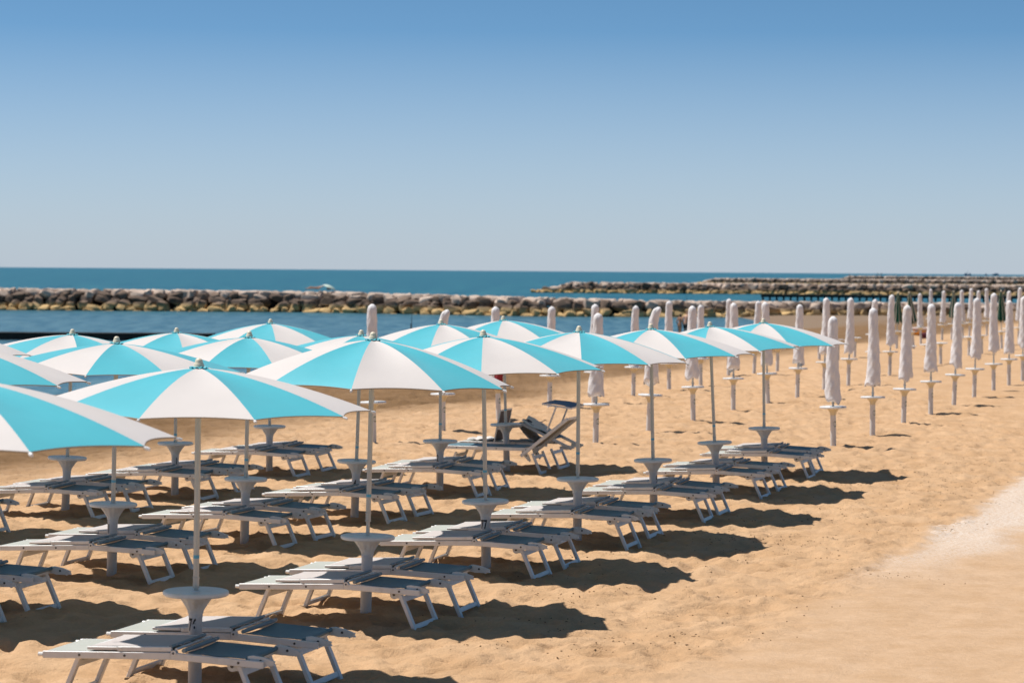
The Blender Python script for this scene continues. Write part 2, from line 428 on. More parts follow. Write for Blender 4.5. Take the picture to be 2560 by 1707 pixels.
v = [bm.verts.new(p) for p in ((-60000, 30, SEA_Z), (60000, 30, SEA_Z), (60000, 90000, SEA_Z), (-60000, 90000, SEA_Z))]
bm.faces.new(v)
tag(build('sea', bm, sea_material()), 'teal blue sea reaching to the horizon behind the breakwaters', 'sea', kind='structure')

# ------------------------------------------------------------------ breakwaters of heaped boulders
def rock_material(name='boulder_rock', dark=(.080, .052, .037), pale=(.235, .165, .122)):
    m = bpy.data.materials.new(name); m.use_nodes = True
    n, l = m.node_tree.nodes, m.node_tree.links
    b = n['Principled BSDF']; b.inputs['Roughness'].default_value = .85; b.inputs['Specular IOR Level'].default_value = .25
    geo = n.new('ShaderNodeNewGeometry'); sx = n.new('ShaderNodeSeparateXYZ'); l.new(geo.outputs['Position'], sx.inputs[0])
    no = n.new('ShaderNodeTexNoise'); no.inputs['Scale'].default_value = .9; no.inputs['Detail'].default_value = 8; no.inputs['Roughness'].default_value = .65
    l.new(geo.outputs['Position'], no.inputs['Vector'])
    big = n.new('ShaderNodeTexNoise'); big.inputs['Scale'].default_value = .33; big.inputs['Detail'].default_value = 2; l.new(geo.outputs['Position'], big.inputs['Vector'])
    cr = n.new('ShaderNodeValToRGB'); l.new(no.outputs['Fac'], cr.inputs[0])
    e = cr.color_ramp.elements
    e[0].position = .3; e[0].color = (*dark, 1); e[1].position = .72; e[1].color = (*pale, 1)
    mr = n.new('ShaderNodeMapRange'); l.new(sx.outputs['Z'], mr.inputs['Value'])   # stain left by the water
    mr.inputs['From Min'].default_value = -.15; mr.inputs['From Max'].default_value = -.55; mr.inputs['To Min'].default_value = 0; mr.inputs['To Max'].default_value = .85
    mx = n.new('ShaderNodeMix'); mx.data_type = 'RGBA'; l.new(mr.outputs[0], mx.inputs[0]); l.new(cr.outputs[0], mx.inputs[6]); mx.inputs[7].default_value = (.60, .40, .175, 1)
    mk = n.new('ShaderNodeMapRange'); l.new(sx.outputs['Z'], mk.inputs['Value'])
    mk.inputs['From Min'].default_value = -.84; mk.inputs['From Max'].default_value = -.98; mk.inputs['To Min'].default_value = 0; mk.inputs['To Max'].default_value = .8
    mx2 = n.new('ShaderNodeMix'); mx2.data_type = 'RGBA'; l.new(mk.outputs[0], mx2.inputs[0]); l.new(mx.outputs[2], mx2.inputs[6]); mx2.inputs[7].default_value = (.10, .075, .035, 1)
    mv = n.new('ShaderNodeMix'); mv.data_type = 'RGBA'; mv.blend_type = 'MULTIPLY'; mv.inputs[0].default_value = 1
    rr = n.new('ShaderNodeMapRange'); l.new(big.outputs['Fac'], rr.inputs['Value'])
    rr.inputs['From Min'].default_value = .3; rr.inputs['From Max'].default_value = .7; rr.inputs['To Min'].default_value = .72; rr.inputs['To Max'].default_value = 1.3
    l.new(mx2.outputs[2], mv.inputs[6]); l.new(rr.outputs[0], mv.inputs[7]); l.new(mv.outputs[2], b.inputs['Base Color'])
    bp = n.new('ShaderNodeBump'); bp.inputs['Strength'].default_value = .8; bp.inputs['Distance'].default_value = .12
    l.new(no.outputs['Fac'], bp.inputs['Height']); l.new(bp.outputs[0], b.inputs['Normal'])
    return m
M_ROCK = rock_material(); M_ROCK_LIT = rock_material('painted_sunlit_rock', (.36, .27, .21), (.62, .49, .40))  # sunlit tops painted in: paler crest stones over darker, shaded-looking face stones
M_CORE = mat('gap_shade_rock', (.022, .017, .014), .95, .1, var=.4, vscale=1.2)  # near-black colour paints the shade seen in the boulder gaps
def boulder_shape(seed):
    rg = random.Random(seed); bm = bmesh.new()
    for _ in range(34):
        d = Vector((rg.gauss(0, 1), rg.gauss(0, 1), rg.gauss(0, 1))).normalized()
        s_ = max(abs(d.x), abs(d.y), abs(d.z)); d = d * (.30 + .66 / s_) * rg.uniform(.86, 1.05)
        bm.verts.new(d)
    r_ = bmesh.ops.convex_hull(bm, input=bm.verts)
    bmesh.ops.delete(bm, geom=[g for g in set(r_['geom_interior'] + r_['geom_unused']) if isinstance(g, bmesh.types.BMVert)], context='VERTS')
    bmesh.ops.bevel(bm, geom=list(bm.edges), offset=.07, segments=2, affect='EDGES', clamp_overlap=True)
    bmesh.ops.triangulate(bm, faces=bm.faces)
    bmesh.ops.recalc_face_normals(bm, faces=bm.faces)
    me_ = bpy.data.meshes.new('boulder'); bm.to_mesh(me_); bm.free()
    me_.materials.append(M_ROCK); me_.shade_smooth(); me_.set_sharp_from_angle(angle=R(34))
    return me_
ROCKS = [boulder_shape(k) for k in range(12)]
ROCKS_LIT = []
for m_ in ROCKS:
    q_ = m_.copy(); q_.materials[0] = M_ROCK_LIT; ROCKS_LIT.append(q_)
ROCK_NP = []
for m_ in ROCKS:
    co = np.zeros(len(m_.vertices) * 3, np.float32); m_.vertices.foreach_get('co', co)
    ROCK_NP.append((co.reshape(-1, 3), np.array([p.vertices[:] for p in m_.polygons])))

def polyline(pts, t):
    for (a, b) in zip(pts[:-1], pts[1:]):
        L = math.hypot(b[0] - a[0], b[1] - a[1])
        if t <= L or b == pts[-1]:
            k = t / L
            return [a[j] + (b[j] - a[j]) * k for j in range(len(a))]
        t -= L
def breakwater(pts, size, nparts, label, seed, slope=.72, crest=2.6, taper_start=False, in_view=None):
    """pts: (x, y, crest height). Boulders in courses up the near face, over the crest and down the back."""
    rg = random.Random(seed)
    L = sum(math.hypot(b[0] - a[0], b[1] - a[1]) for a, b in zip(pts[:-1], pts[1:]))
    p0 = polyline(pts, L * .5)
    root = empty('breakwater', (p0[0], p0[1], SEA_Z)); tag(root, label, 'breakwater')
    inv = root.location
    # packed core, blackened for the shade between boulders
    bm = bmesh.new(); rings = []
    N = max(2, int(L / 8))
    for k in range(N + 1):
        x, y, h = polyline(pts, L * k / N)
        if taper_start: h = SEA_Z + (h - SEA_Z) * min(1, .25 + k * L / N / 9)
        hh = h - size * .75
        w = (hh - SEA_Z) * slope
        rings.append([bm.verts.new(Vector(q) - inv) for q in ((x, y - crest / 2 - w - .2, SEA_Z - 1), (x, y - crest / 2, hh), (x, y + crest / 2, hh), (x, y + crest / 2 + w, SEA_Z - 1))])
    for a, b in zip(rings[:-1], rings[1:]):
        for j in range(3): bm.faces.new((a[j], a[j + 1], b[j + 1], b[j]))
    bm.faces.new(rings[0]); bm.faces.new(rings[-1][::-1])
    build('rock_core', bm, M_CORE, root)
    rocks = []
    ncourse = 4
    for c in range(-1, ncourse + 3):
        t = -rg.random() * size
        while t < L:
            w = size * rg.choice((.75, .9, 1.0, 1.2, 1.5, 1.9)) * rg.uniform(.85, 1.15)
            t += w * .92
            x, y, h = polyline(pts, min(t, L))
            if taper_start: h = SEA_Z + (h - SEA_Z) * min(1, .18 + t / 8)
            if c < ncourse:
                f = (c + .35) / ncourse
                z = SEA_Z + (h - SEA_Z - size * .35) * f; dy = -crest / 2 - (h - z - size * .35) * slope
            else:
                z = h - size * .40; dy = -crest / 2 + (c - ncourse + .4) * crest / 3
            hz = size * (rg.uniform(.31, .45) if c < ncourse else .40)
            rocks.append(((x + rg.uniform(-.1, .1), y + dy + rg.uniform(-.15, .15), z + rg.uniform(-.12, .12) * size * (1 if c < ncourse else .22)),
                          (w * .485, size * rg.uniform(.42, .6), hz), (rg.uniform(-.3, .3), rg.uniform(-.28, .28), rg.uniform(-.5, .5)) if c < ncourse else (rg.uniform(-.1, .1), rg.uniform(-.08, .08), rg.uniform(-.5, .5)), rg.randrange(12), c))
            t += w * .08
    def score(r_):
        if in_view and not (in_view[0] < r_[0][0] < in_view[1]): return 0
        return r_[1][0] * (r_[1][2] if 0 <= r_[4] <= ncourse else .01)
    order = sorted(range(len(rocks)), key=lambda k: -score(rocks[k]))
    own = set(order[:nparts])
    def lit_stone(k, c): return c >= ncourse or (c == ncourse - 1 and k % 3 == 0)
    vv, ff, mi_, off = [], [], [], 0
    for k, (p, s_, e, kind, c) in enumerate(rocks):
        if k in own:
            o = bpy.data.objects.new('boulder', (ROCKS_LIT if lit_stone(k, c) else ROCKS)[kind]); C.objects.link(o); o.parent = root
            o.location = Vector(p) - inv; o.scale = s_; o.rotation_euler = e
        else:
            from mathutils import Euler
            mm = np.array(Euler(e).to_matrix()) * np.array(s_)[None, :]
            co, fa = ROCK_NP[kind]
            vv.append(co @ mm.T + (np.array(p) - np.array(inv))); ff.append(fa + off); off += len(co); mi_.append(np.full(len(fa), int(lit_stone(k, c)), np.int32))
    if vv:
        me_ = bpy.data.meshes.new('heaped_boulders')
        V_ = np.concatenate(vv).astype(np.float32); F_ = np.concatenate(ff)
        me_.vertices.add(len(V_)); me_.vertices.foreach_set('co', V_.ravel())
        me_.loops.add(len(F_) * 3); me_.loops.foreach_set('vertex_index', F_.astype(np.int32).ravel())
        me_.polygons.add(len(F_)); me_.polygons.foreach_set('loop_start', np.arange(0, len(F_) * 3, 3, dtype=np.int32))
        me_.polygons.foreach_set('material_index', np.concatenate(mi_))
        me_.update(calc_edges=True); me_.materials.append(M_ROCK); me_.materials.append(M_ROCK_LIT); me_.shade_smooth(); me_.set_sharp_from_angle(angle=R(34))
        o = bpy.data.objects.new('heaped_boulders', me_); C.objects.link(o); o.parent = root; o['kind'] = 'stuff'
    return root
breakwater([(-62, 229, 1.12), (-18, 228, 1.0), (2, 216, .72), (16, 217, .50), (64, 232, .28)], 1.18, 100,
           'nearest long breakwater of brown boulders, crossing behind the umbrellas from the left edge', 1, in_view=(-48, 48))
breakwater([(4.5, 452, 1.05), (60, 455, 1.1), (125, 460, 1.2)], 1.5, 100,
           'second breakwater of boulders, its rounded left end standing in open water', 2, taper_start=True, in_view=(4, 100))
breakwater([(64, 838, 1.15), (115, 840, 1.15), (220, 850, 1.2)], 1.7, 0,
           'third breakwater of pale boulders, behind the second one at the right', 3, taper_start=True)
breakwater([(186, 1380, 1.75), (240, 1385, 1.8), (420, 1400, 2.0)], 2.3, 0,
           'farthest breakwater of pale boulders, close under the horizon at the right', 4, taper_start=True)

# low jetties over the water
def jetty(x0, x1, y, top, depth, thick, pile_step, label, piles=True):
    root = empty('jetty', ((x0 + x1) / 2, y, SEA_Z)); tag(root, label, 'jetty'); L = (x1 - x0) / 2; h = top - SEA_Z
    bm = bmesh.new()
    n = int((x1 - x0) / .5)
    for k in range(n):
        a = -L + 2 * L * k / n
        box(bm, a + .012, a + 2 * L / n - .012, -.05, depth, h - .06, h + random.uniform(-.008, .008))
    build('deck', bm, M_TIMBER, root)
    bm = bmesh.new(); box(bm, -L, L, 0, .16, h - thick, h - .065); build('fascia_beam', bm, M_TIMBER, root)
    x = -L + .3
    while x < L and piles:
        bm = bmesh.new(); tube(bm, [(x, .2, -1.2), (x, .2, h - .067)], .15, 8); build('pile', bm, M_TIMBER, root, 40)
        x += pile_step
    return root
jetty(36, 84, 350, -.12, 2.5, .40, 1.0, 'dark wooden jetty on close piles in front of the second breakwater')
jetty(-44, -16.5, 133, -.58, 1.6, .40, 1.0, 'long low black jetty in the water behind the left umbrellas', piles=False)
def stake(px, py, y, h, label):
    p = at_y(px, py, y); o_ = empty('stake', (p.x, y, SEA_Z)); 
    bm = bmesh.new(); tube(bm, [(0, 0, -.5), (0, 0, h * .35), (.02, 0, h * .4), (.035, .01, h)], [.055, .05, .025, .014], 8)
    bpy.data.objects.remove(o_)
    tag(build('stake', bm, M_TIMBER, None, 40, (p.x, y, SEA_Z)), label, 'stake')
stake(1028, 815, 163, 1.0, 'thin dark stake rising from the water behind the middle umbrellas')
stake(1716, 740, 262, 1.45, 'thin dark stake in the water just beyond the nearest breakwater')

# ------------------------------------------------------------------ open umbrellas
ROW = math.atan2(.292, .956)                  # the rows run this far to the right of straight ahead
U = Vector((math.sin(ROW), math.cos(ROW), 0)); V = Vector((math.cos(ROW), -math.sin(ROW), 0))
CAN_R, CAN_Z, CAN_DROP = 1.24, 2.36, .322
def rib_z(q): return -CAN_DROP * (q ** 1.58)
def canopy_mesh(seed):
    """ten panels, turquoise and white in turn, stretched between ten ribs"""
    bm = bmesh.new(); nr, na = 16, 8
    rg = random.Random(seed)
    for p in range(10):
        mi = p % 2; sag = .012 + rg.random() * .012
        grid = []
        for i_ in range(nr + 1):
            q = .035 + (1 - .035) * i_ / nr; row = []
            for j in range(na + 1):
                t = -1 + 2 * j / na
                a = R(36 * p + 18 + 18 * t)
                chord = math.cos(R(18)) / math.cos(R(18 * t))
                r = CAN_R * q * chord * (1 - .045 * (1 - t * t) * q ** 3)
                z = rib_z(q) - sag * (1 - t * t) * math.sin(math.pi * min(1, q * 1.05)) + .012 * (1 - t * t) * q ** 6
                row.append(bm.verts.new((r * math.sin(a), -r * math.cos(a), z)))
            grid.append(row)
        for i_ in range(nr):
            for j in range(na):
                f = bm.faces.new((grid[i_][j], grid[i_][j + 1], grid[i_ + 1][j + 1], grid[i_ + 1][j])); f.material_index = mi
    me_ = bpy.data.meshes.new('canopy'); bm.to_mesh(me_); bm.free()
    for m_ in (M_CREAM, M_TEAL): me_.materials.append(m_)
    me_.shade_smooth()
    return me_
def hem_bm():
    bm = bmesh.new()
    for p in range(10):
        pts = []
        for j in range(9):
            t = -1 + 2 * j / 8; a = R(36 * p + 18 + 18 * t)
            chord = math.cos(R(18)) / math.cos(R(18 * t)); r = CAN_R * chord * (1 - .045 * (1 - t * t))
            pts.append((r * math.sin(a), -r * math.cos(a), rib_z(1) + .012 * (1 - t * t) - .004))
        tube(bm, pts, .0042, 5)
    return bm
def rib_bm():
    bm = bmesh.new()
    pts = [(0, -CAN_R * q, rib_z(q) - .014) for q in (.06, .3, .55, .8, .97)] + [(0, -CAN_R - .018, rib_z(1) - .012)]
    tube(bm, pts, [.006] * 5 + [.009], 6); tube(bm, [(0, -CAN_R - .012, rib_z(1) - .012), (0, -CAN_R - .034, rib_z(1) - .018)], [.012, .009], 8)
    return bm
def post_bm():
    bm = bmesh.new(); lathe(bm, [(.049, -.25), (.049, .50), (.0515, .505), (.0515, .545), (.045, .555)], 28); return bm
def bracket_bm():
    """fluted flaring cone under the table"""
    prof = [(.050, .530), (.056, .533), (.058, .55), (.066, .565), (.082, .590), (.100, .618), (.120, .642), (.126, .650), (.126, .6585)]
    def fl(r, z, a):
        k = max(0, min(1, (z - .545) / .05)); return r * (1 - .07 * k * (.5 + .5 * math.cos(a * 12))), z, 0, 0
    bm = bmesh.new(); lathe(bm, prof, 72, fn=fl); return bm
def table_bm(r=.237, z0=.66):
    bm = bmesh.new()
    lathe(bm, [(.03, z0), (r - .012, z0), (r - .003, z0 + .006), (r, z0 + .014), (r, z0 + .024), (r - .003, z0 + .031), (r - .010, z0 + .035), (r - .018, z0 + .033), (.035, z0 + .030), (.034, z0 + .036), (.028, z0 + .036)], 48)
    return bm
def number_mesh(text, size):
    cu = bpy.data.curves.new('number', 'FONT'); cu.body = text; cu.size = size; cu.align_x = 'CENTER'; cu.align_y = 'CENTER'
    cu.offset = .003; cu.extrude = .0008
    o = bpy.data.objects.new('number', cu); C.objects.link(o)
    dg = bpy.context.evaluated_depsgraph_get(); me_ = bpy.data.meshes.new_from_object(o.evaluated_get(dg))
    bpy.data.objects.remove(o); bpy.data.curves.remove(cu)
    bm = bmesh.new(); bm.from_mesh(me_)
    bmesh.ops.subdivide_edges(bm, edges=[e for e in bm.edges if e.calc_length() > .012], cuts=2)
    for v_ in bm.verts:                      # wrap it round the post
        x, y, z = v_.co; x *= .57; r = .0498 + z; a = x / .05
        v_.co = (r * math.sin(a), -r * math.cos(a), y)
    bm.to_mesh(me_); bm.free(); me_.materials.clear(); me_.materials.append(M_INK)
    return me_

CANOPIES = [canopy_mesh(k) for k in range(4)]
def make_umbrella():
    root = empty('beach_umbrella', (0, 0, 0))
    build('post', post_bm(), M_POST, root, 40)
    build('table_bracket', bracket_bm(), M_CONE, root, 40)
    build('table_top', table_bm(), M_PLASTIC, root, 40)
    bm = bmesh.new(); lathe(bm, [(.0165, .40), (.0165, .80), (.0165, CAN_Z - .02)], 18)
    pole = build('pole', bm, M_POLE, root, 60)
    bm = bmesh.new(); lathe(bm, [(.0215, .845), (.0215, CAN_Z - .3), (.0215, CAN_Z - .03)], 18); build('outer_tube', bm, M_POLE, pole, 60)
    bm = bmesh.new(); lathe(bm, [(.022, .775), (.026, .777), (.026, .787), (.0225, .79), (.0225, .844), (.026, .846), (.026, .854), (.022, .856)], 18); build('collar', bm, M_POLE, pole, 40)
    bm = bmesh.new(); lathe(bm, [(.0222, .990), (.0222, 1.015)], 18, cap=False); build('sticker', bm, M_STICK, pole)
    can = bpy.data.objects.new('canopy', CANOPIES[0]); C.objects.link(can); can.parent = root; can.location = (0, 0, CAN_Z)
    build('hem', hem_bm(), M_HEM, can)
    for k in range(10):
        o = build('rib', rib_bm(), M_ALU, can) if k == 0 else rib0.copy()
        if k == 0: rib0 = o
        else: C.objects.link(o); o.parent = can
        o.rotation_euler = (0, 0, R(36 * k))
    bm = bmesh.new()
    lathe(bm, [(.0665, .0), (.068, -.004)], 60, fn=lambda r, z, a: (r * (1 + .05 * math.cos(a * 11)), z + .006 * math.sin(a * 11 + 1) + .006, 0, 0), cap=False)
    for f in list(bm.faces): pass
    prof = [(.036, .006), (.05, .006), (.067, .003), (.067, -.002), (.04, -.004)]
    bm.free(); bm = bmesh.new()
    lathe(bm, prof, 66, fn=lambda r, z, a: (r * (1 + .035 * (r > .06) * math.cos(a * 11)), z + .0045 * (r > .045) * math.sin(a * 11 + 1) + .002, 0, 0))
    build('ruffle', bm, M_TEAL, root, 60, (0, 0, CAN_Z))
    bm = bmesh.new()
    lathe(bm, [(.041, .002), (.041, .009), (.0385, .013), (.0375, .022), (.034, .032), (.029, .038), (.0285, .046), (.025, .058), (.017, .067), (.006, .071), (.001, .0715)], 26)
    build('finial', bm, M_BEIGE, root, 50, (0, 0, CAN_Z))
    return root

# row, table centre on the photo (2352 px wide), depth in metres, finial top, angle of a rib with white on its right, number, label
GU = 'open turquoise and white umbrellas standing in three rows'
k_ = 2560 / 2352
UMB = [
    ('a0', None, 14.2, None, -18, None, 'nearest open umbrella, its canopy cut off by the left edge, in front of umbrella 76'),
    ('a1', (448, 1355), 17.36, (455, 822), -18.5, ('76', -22, .448), 'open umbrella whose post carries the black number 76'),
    ('a2', (841, 1228), 21.06, (853, 762), -7.8, None, 'open umbrella in the front row between the posts numbered 76 and 77'),
    ('a3', (1118, 1150), 24.4, (1113, 757), -1, ('77', -24, .448), 'open umbrella whose post carries the black number 77'),
    ('a4', (1327, 1100), 27.1, (1330, 748), 37.5, None, 'open umbrella next in the front row beyond the one numbered 77'),
    ('a5', (1503, 1055), 29.9, (1498, 743), -17, ('9', 60, .445), 'open umbrella third from the far end of the front row'),
    ('a6', (1647, 1018), 33.1, (1636, 738), -4.7, None, 'open umbrella second from the far end of the front row'),
    ('a7', (1757, 983), 36.2, (1755, 731), -17.4, None, 'farthest open umbrella of the front row, closest to the white covered ones'),
    ('b0', None, 20.8, None, 50, None, 'open umbrella showing only a canopy tip at the left edge, left of umbrella 76'),
    ('b1', (257, 1153), 23.8, (265, 772), -49, ('11', -62, .44), 'open umbrella in the middle row, directly behind umbrella 76 to its left'),
    ('b2', (562, 1095), 26.8, (570, 760), -59, None, 'open umbrella in the middle row seen between umbrella 76 and its right neighbour'),
    ('b3', (815, 1055), 29.4, (826, 757), 12, ('4', -10, .41), 'open umbrella almost hidden behind the big canopy between posts 76 and 77'),
    ('b4', (1011, 1010), 33.0, (1013, 733), -7, ('2', -46, .445), 'open umbrella behind the canopy of umbrella 77, to its left'),
    ('b5', (1165, 970), 36.7, (1159, 725), -5.6, None, 'open umbrella above the lounger with its backrest raised'),
    ('c0', None, 27.0, None, 50, None, 'sliver of an open umbrella at the left edge, seaward of the others'),
    ('c1', (150, 1046), 29.6, (162, 755), -31.5, None, 'open umbrella of the seaward row, leftmost one seen whole'),
    ('c2', (402, 1013), 32.2, (405, 752), 5, ('1', 30, .445), 'open umbrella of the seaward row, between its left and right neighbours'),
    ('c3', (619, 975), 35.8, (621, 732), 4.5, None, 'open umbrella at the far end of the seaward row, nearest the water'),
]
OPEN = {'a1': .91, 'a2': 1.17, 'a3': 1.03, 'b1': .82, 'b2': .93, 'c1': .88, 'c2': .90}     # how flat each canopy is stretched
FIXED = {'a0': (-3.14, 13.45), 'b0': (-4.94, 20.8), 'c0': (-6.67, 27.0)}
proto = make_umbrella(); POS = {}
for idx, (key, tab, Y_, top, phase, num, lab) in enumerate(UMB):
    o = proto if idx == 0 else copy_tree(proto)
    x, y = FIXED[key] if key in FIXED else tuple(at_y(tab[0] * k_, tab[1] * k_, Y_))[:2]
    g = gz(x, y) if False else mz(x, y) - .01
    o.location = (x, y, g)
    o.rotation_euler = (0, 0, 0)
    dz, lean = (.03 if key == 'a0' else .0), 0.012
    if top:
        tp = at_y(top[0] * k_, top[1] * k_, y)
        dz = max(-.22, min(.14, tp.z - g - CAN_Z - .0715)); lean = math.atan2(tp.x - x, tp.z - .69)
    o.rotation_euler = (random.uniform(-.006, .006), lean, 0)
    for c in o.children:
        n_ = c.name.split('.')[0]
        if n_ in ('pole', 'canopy', 'ruffle', 'finial'): c.location.z = (0 if n_ == 'pole' else CAN_Z) + dz
        if n_ == 'canopy': c.rotation_euler.z = R(phase) - math.atan2(x, y); c.scale.z = OPEN.get(key, 1.0); c.data = CANOPIES[idx % 4]
        if n_ == 'table_bracket': c.rotation_euler.z = random.uniform(0, .5)
        if n_ == 'pole': c.rotation_euler.z = random.uniform(0, 6)
    if num:
        po = [c for c in o.children if c.name.startswith('post')][0]
        d = bpy.data.objects.new('number', number_mesh(num[0], .125)); C.objects.link(d); d.parent = po
        d.location = (0, 0, num[2]); d.rotation_euler = (0, 0, R(num[1]))
    tag(o, lab, 'umbrella', GU)
    POS[key] = (x, y)

# ------------------------------------------------------------------ sun loungers
LW = .30                                   # half width; x runs from the foot end (0) to the head end, centred on .82
XC = .82
def zr(x):                                 # height of the rail's middle along the lounger
    return .288 + (.330 - .288) * x / .96 if x < .96 else .330 - (.330 - .306) * (x - .96) / .68
def P(x, y, z): return Vector((x - XC, y, z))
def leg_bm(side, head):
    bm = bmesh.new(); y = side * (LW - .035)
    a, b_ = (P(1.447, y, zr(1.447) - .012), P(1.612, y, -.07)) if head else (P(.263, y, zr(.263) - .012), P(.115, y, -.07))
    bar(bm, a, b_, .030, .052, up=(1, 0, 0) if False else (0, 1, 0), bev=.003)
    return bm
def cross_bm(head, low):
    bm = bmesh.new(); f = .78 if low else .16
    x0, x1 = (1.447, 1.612) if head else (.263, .115)
    z = (zr(x0) - .012) * (1 - f) - .07 * f; x = x0 + (x1 - x0) * f
    bar(bm, P(x, -LW + .048, z), P(x, LW - .048, z), .020, .042 if low else .05, up=(x1 - x0, 0, -.4), bev=.003)
    return bm
def lug_bm(side, tilt=0.0, x0=1.52):
    """flat plastic hinge ear that ends in a notched tail"""
    out = [(0, -.022), (0, .026), (.03, .034), (.11, .030), (.195, .010), (.188, -.002), (.20, -.016), (.165, -.020), (.16, -.030), (.145, -.024), (.06, -.034)]
    bm = bmesh.new(); th = .012
    c, s_ = math.cos(tilt), math.sin(tilt)
    A = [bm.verts.new((q[0] * c - q[1] * s_, -th, q[0] * s_ + q[1] * c)) for q in out]
    B = [bm.verts.new((q[0] * c - q[1] * s_, th, q[0] * s_ + q[1] * c)) for q in out]
    bm.faces.new(A); bm.faces.new(B[::-1])
    for k in range(len(out)): bm.faces.new((A[k], B[k], B[(k + 1) % len(out)], A[(k + 1) % len(out)]))
    for f in bm.faces: f.material_index = 0
    q = (.095, .004); cx, cz = q[0] * c - q[1] * s_, q[0] * s_ + q[1] * c
    n0 = len(bm.faces)
    tube(bm, [(cx, -th - .004, cz), (cx, th + .004, cz)], .0095, 10, 1)
    bmesh.ops.translate(bm, verts=bm.verts, vec=P(x0, side * (LW - .032), zr(x0) + .018))
    return bm
def rails_bm(x_end=1.64, ends=True):
    bm = bmesh.new()
    for s_ in (-1, 1):
        y = s_ * LW
        if x_end > 1:
            bar(bm, P(0, y, zr(0)), P(.96, y, zr(.96)), .026, .05, bev=.004)
            bar(bm, P(.9605, y, zr(.96)), P(x_end, y, zr(x_end)), .0255, .049, bev=.004)
        tube(bm, [P(-.034, y, zr(0)), P(.002, y, zr(0))], .016, 12)
        for xx in (.28, .62, 1.46): tube(bm, [P(xx, y - .0165, zr(xx)), P(xx, y + .0165, zr(xx))], .009, 8, 1)
        tube(bm, [P(.985, y - .02, zr(.985) + .022), P(.985, y + .02, zr(.985) + .022)], .021, 14); tube(bm, [P(.985, y - .0225, zr(.985) + .022), P(.985, y + .0225, zr(.985) + .022)], .008, 8, 1)
    bar(bm, P(.012, -LW + .014, zr(.01)), P(.012, LW - .014, zr(.01)), .022, .03)
    if x_end > 1.3: bar(bm, P(1.49, -LW + .014, zr(1.49) - .004), P(1.49, LW - .014, zr(1.49) - .004), .022, .03)
    return bm
def seat_bm(x1=.955):
    bm = bmesh.new()
    sheet(bm, lambda u, v: P(.028 + (x1 - .028) * u, -LW + .014 + (2 * LW - .028) * v, zr(x1 * u) + .0275 - .010 * math.sin(math.pi * v) * math.sin(math.pi * u)), 16, 8, th=.004)
    return bm
def backrest_bm():
    bm = bmesh.new()
    sheet(bm, lambda u, v: P(1.06 + .45 * u, -LW + .016 + (2 * LW - .032) * v, zr(1.06 + .45 * u) + .030 - .030 * math.sin(math.pi * v) ** .8 * math.sin(math.pi * min(1, u * .9 + .1)) - .004 * math.sin(v * 9) * u), 14, 10, th=.004)
    tube(bm, [P(1.515, -LW + .02, zr(1.5) + .024), P(1.515, 0, zr(1.5) + .018), P(1.515, LW - .02, zr(1.5) + .024)], .017, 10)
    return bm
def seam_bm():
    bm = bmesh.new(); bar(bm, P(1.09, LW * .55, zr(1.1) + .020), P(1.48, LW * .62, zr(1.48) + .012), .012, .004); return bm
def make_flat():
    root = empty('sun_lounger', (0, 0, 0))
    build('frame', rails_bm(), [M_ALU, M_DARK], root, 30)
    build('seat', seat_bm(), M_SEAT, root, 30)
    b = build('backrest', backrest_bm(), M_BACK, root, 40); 
    # the little sunshade folded flat on the seat
    bm = bmesh.new()
    sheet(bm, lambda u, v: P(.345 + .60 * u, -LW + .02 + (2 * LW - .04) * v, zr(.345 + .6 * u) + .060 + .004 * math.sin(math.pi * u) - .006 * math.sin(math.pi * v)), 10, 6, th=.004)
    sh = build('sunshade', bm, M_SHADE, root, 30)
    bm = bmesh.new()
    for s_ in (-1, 1):
        y = s_ * (LW - .006)
        bar(bm, P(.335, y, zr(.335) + .048), P(.558, y, zr(.558) + .048), .026, .022, bev=.003)
        bar(bm, P(.562, y, zr(.562) + .045), P(.965, y, zr(.965) + .047), .030, .032, bev=.003)
        tube(bm, [P(.585, y - .02, zr(.58) + .047), P(.585, y + .02, zr(.58) + .047)], .010, 8)
    bar(bm, P(.345, -LW + .008, zr(.345) + .047), P(.345, LW - .008, zr(.345) + .047), .018, .016)
    build('shade_frame', bm, M_ALU, sh, 30)
    for xx, dzz, rr_ in ((.958, .062, .012), (1.0, .050, .009), (1.055, .044, .015)):
        bm = bmesh.new(); tube(bm, [P(xx, -LW - .005, zr(xx) + dzz), P(xx, LW + .005, zr(xx) + dzz + .004)], rr_, 10)
        build('roll_bar', bm, M_ROLL if rr_ > .01 else M_ALU, root, 60)
    bm = bmesh.new()
    pts = [P(.955 + .12 * t_ + .012 * math.sin(t_ * 40), -.24 + .46 * t_, zr(1) + .064 + .008 * math.sin(t_ * 23)) for t_ in [k / 24 for k in range(25)]]
    tube(bm, pts, .0035, 5)
    build('cord', bm, M_SHADE, root)
    for head in (False, True):
        for s_ in (-1, 1): build('leg', leg_bm(s_, head), M_ALU, root)
        for low in (False, True): build('stretcher', cross_bm(head, low), M_ALU, root)
    for s_ in (-1, 1): build('hinge_ear', lug_bm(s_, random.uniform(-.12, .02)), [M_LUG, M_DARK], root)
    for s_ in (-1, 1):
        bm = bmesh.new(); y = s_ * (LW - .036)
        lathe(bm, [(.012, -.011), (.034, -.011), (.038, -.006), (.038, .006), (.034, .011), (.012, .011)], 16)
        bmesh.ops.rotate(bm, cent=(0, 0, 0), matrix=Matrix.Rotation(R(90), 3, 'X'), verts=bm.verts)
        box(bm, -.012, .06, -.010, .010, -.03, .012); tube(bm, [(0, -.014, 0), (0, .014, 0)], .012, 10, 1)
        bmesh.ops.translate(bm, verts=bm.verts, vec=P(1.40, y, zr(1.4) - .035)); build('ratchet', bm, [M_LUG, M_DARK], root, 40)
    return root
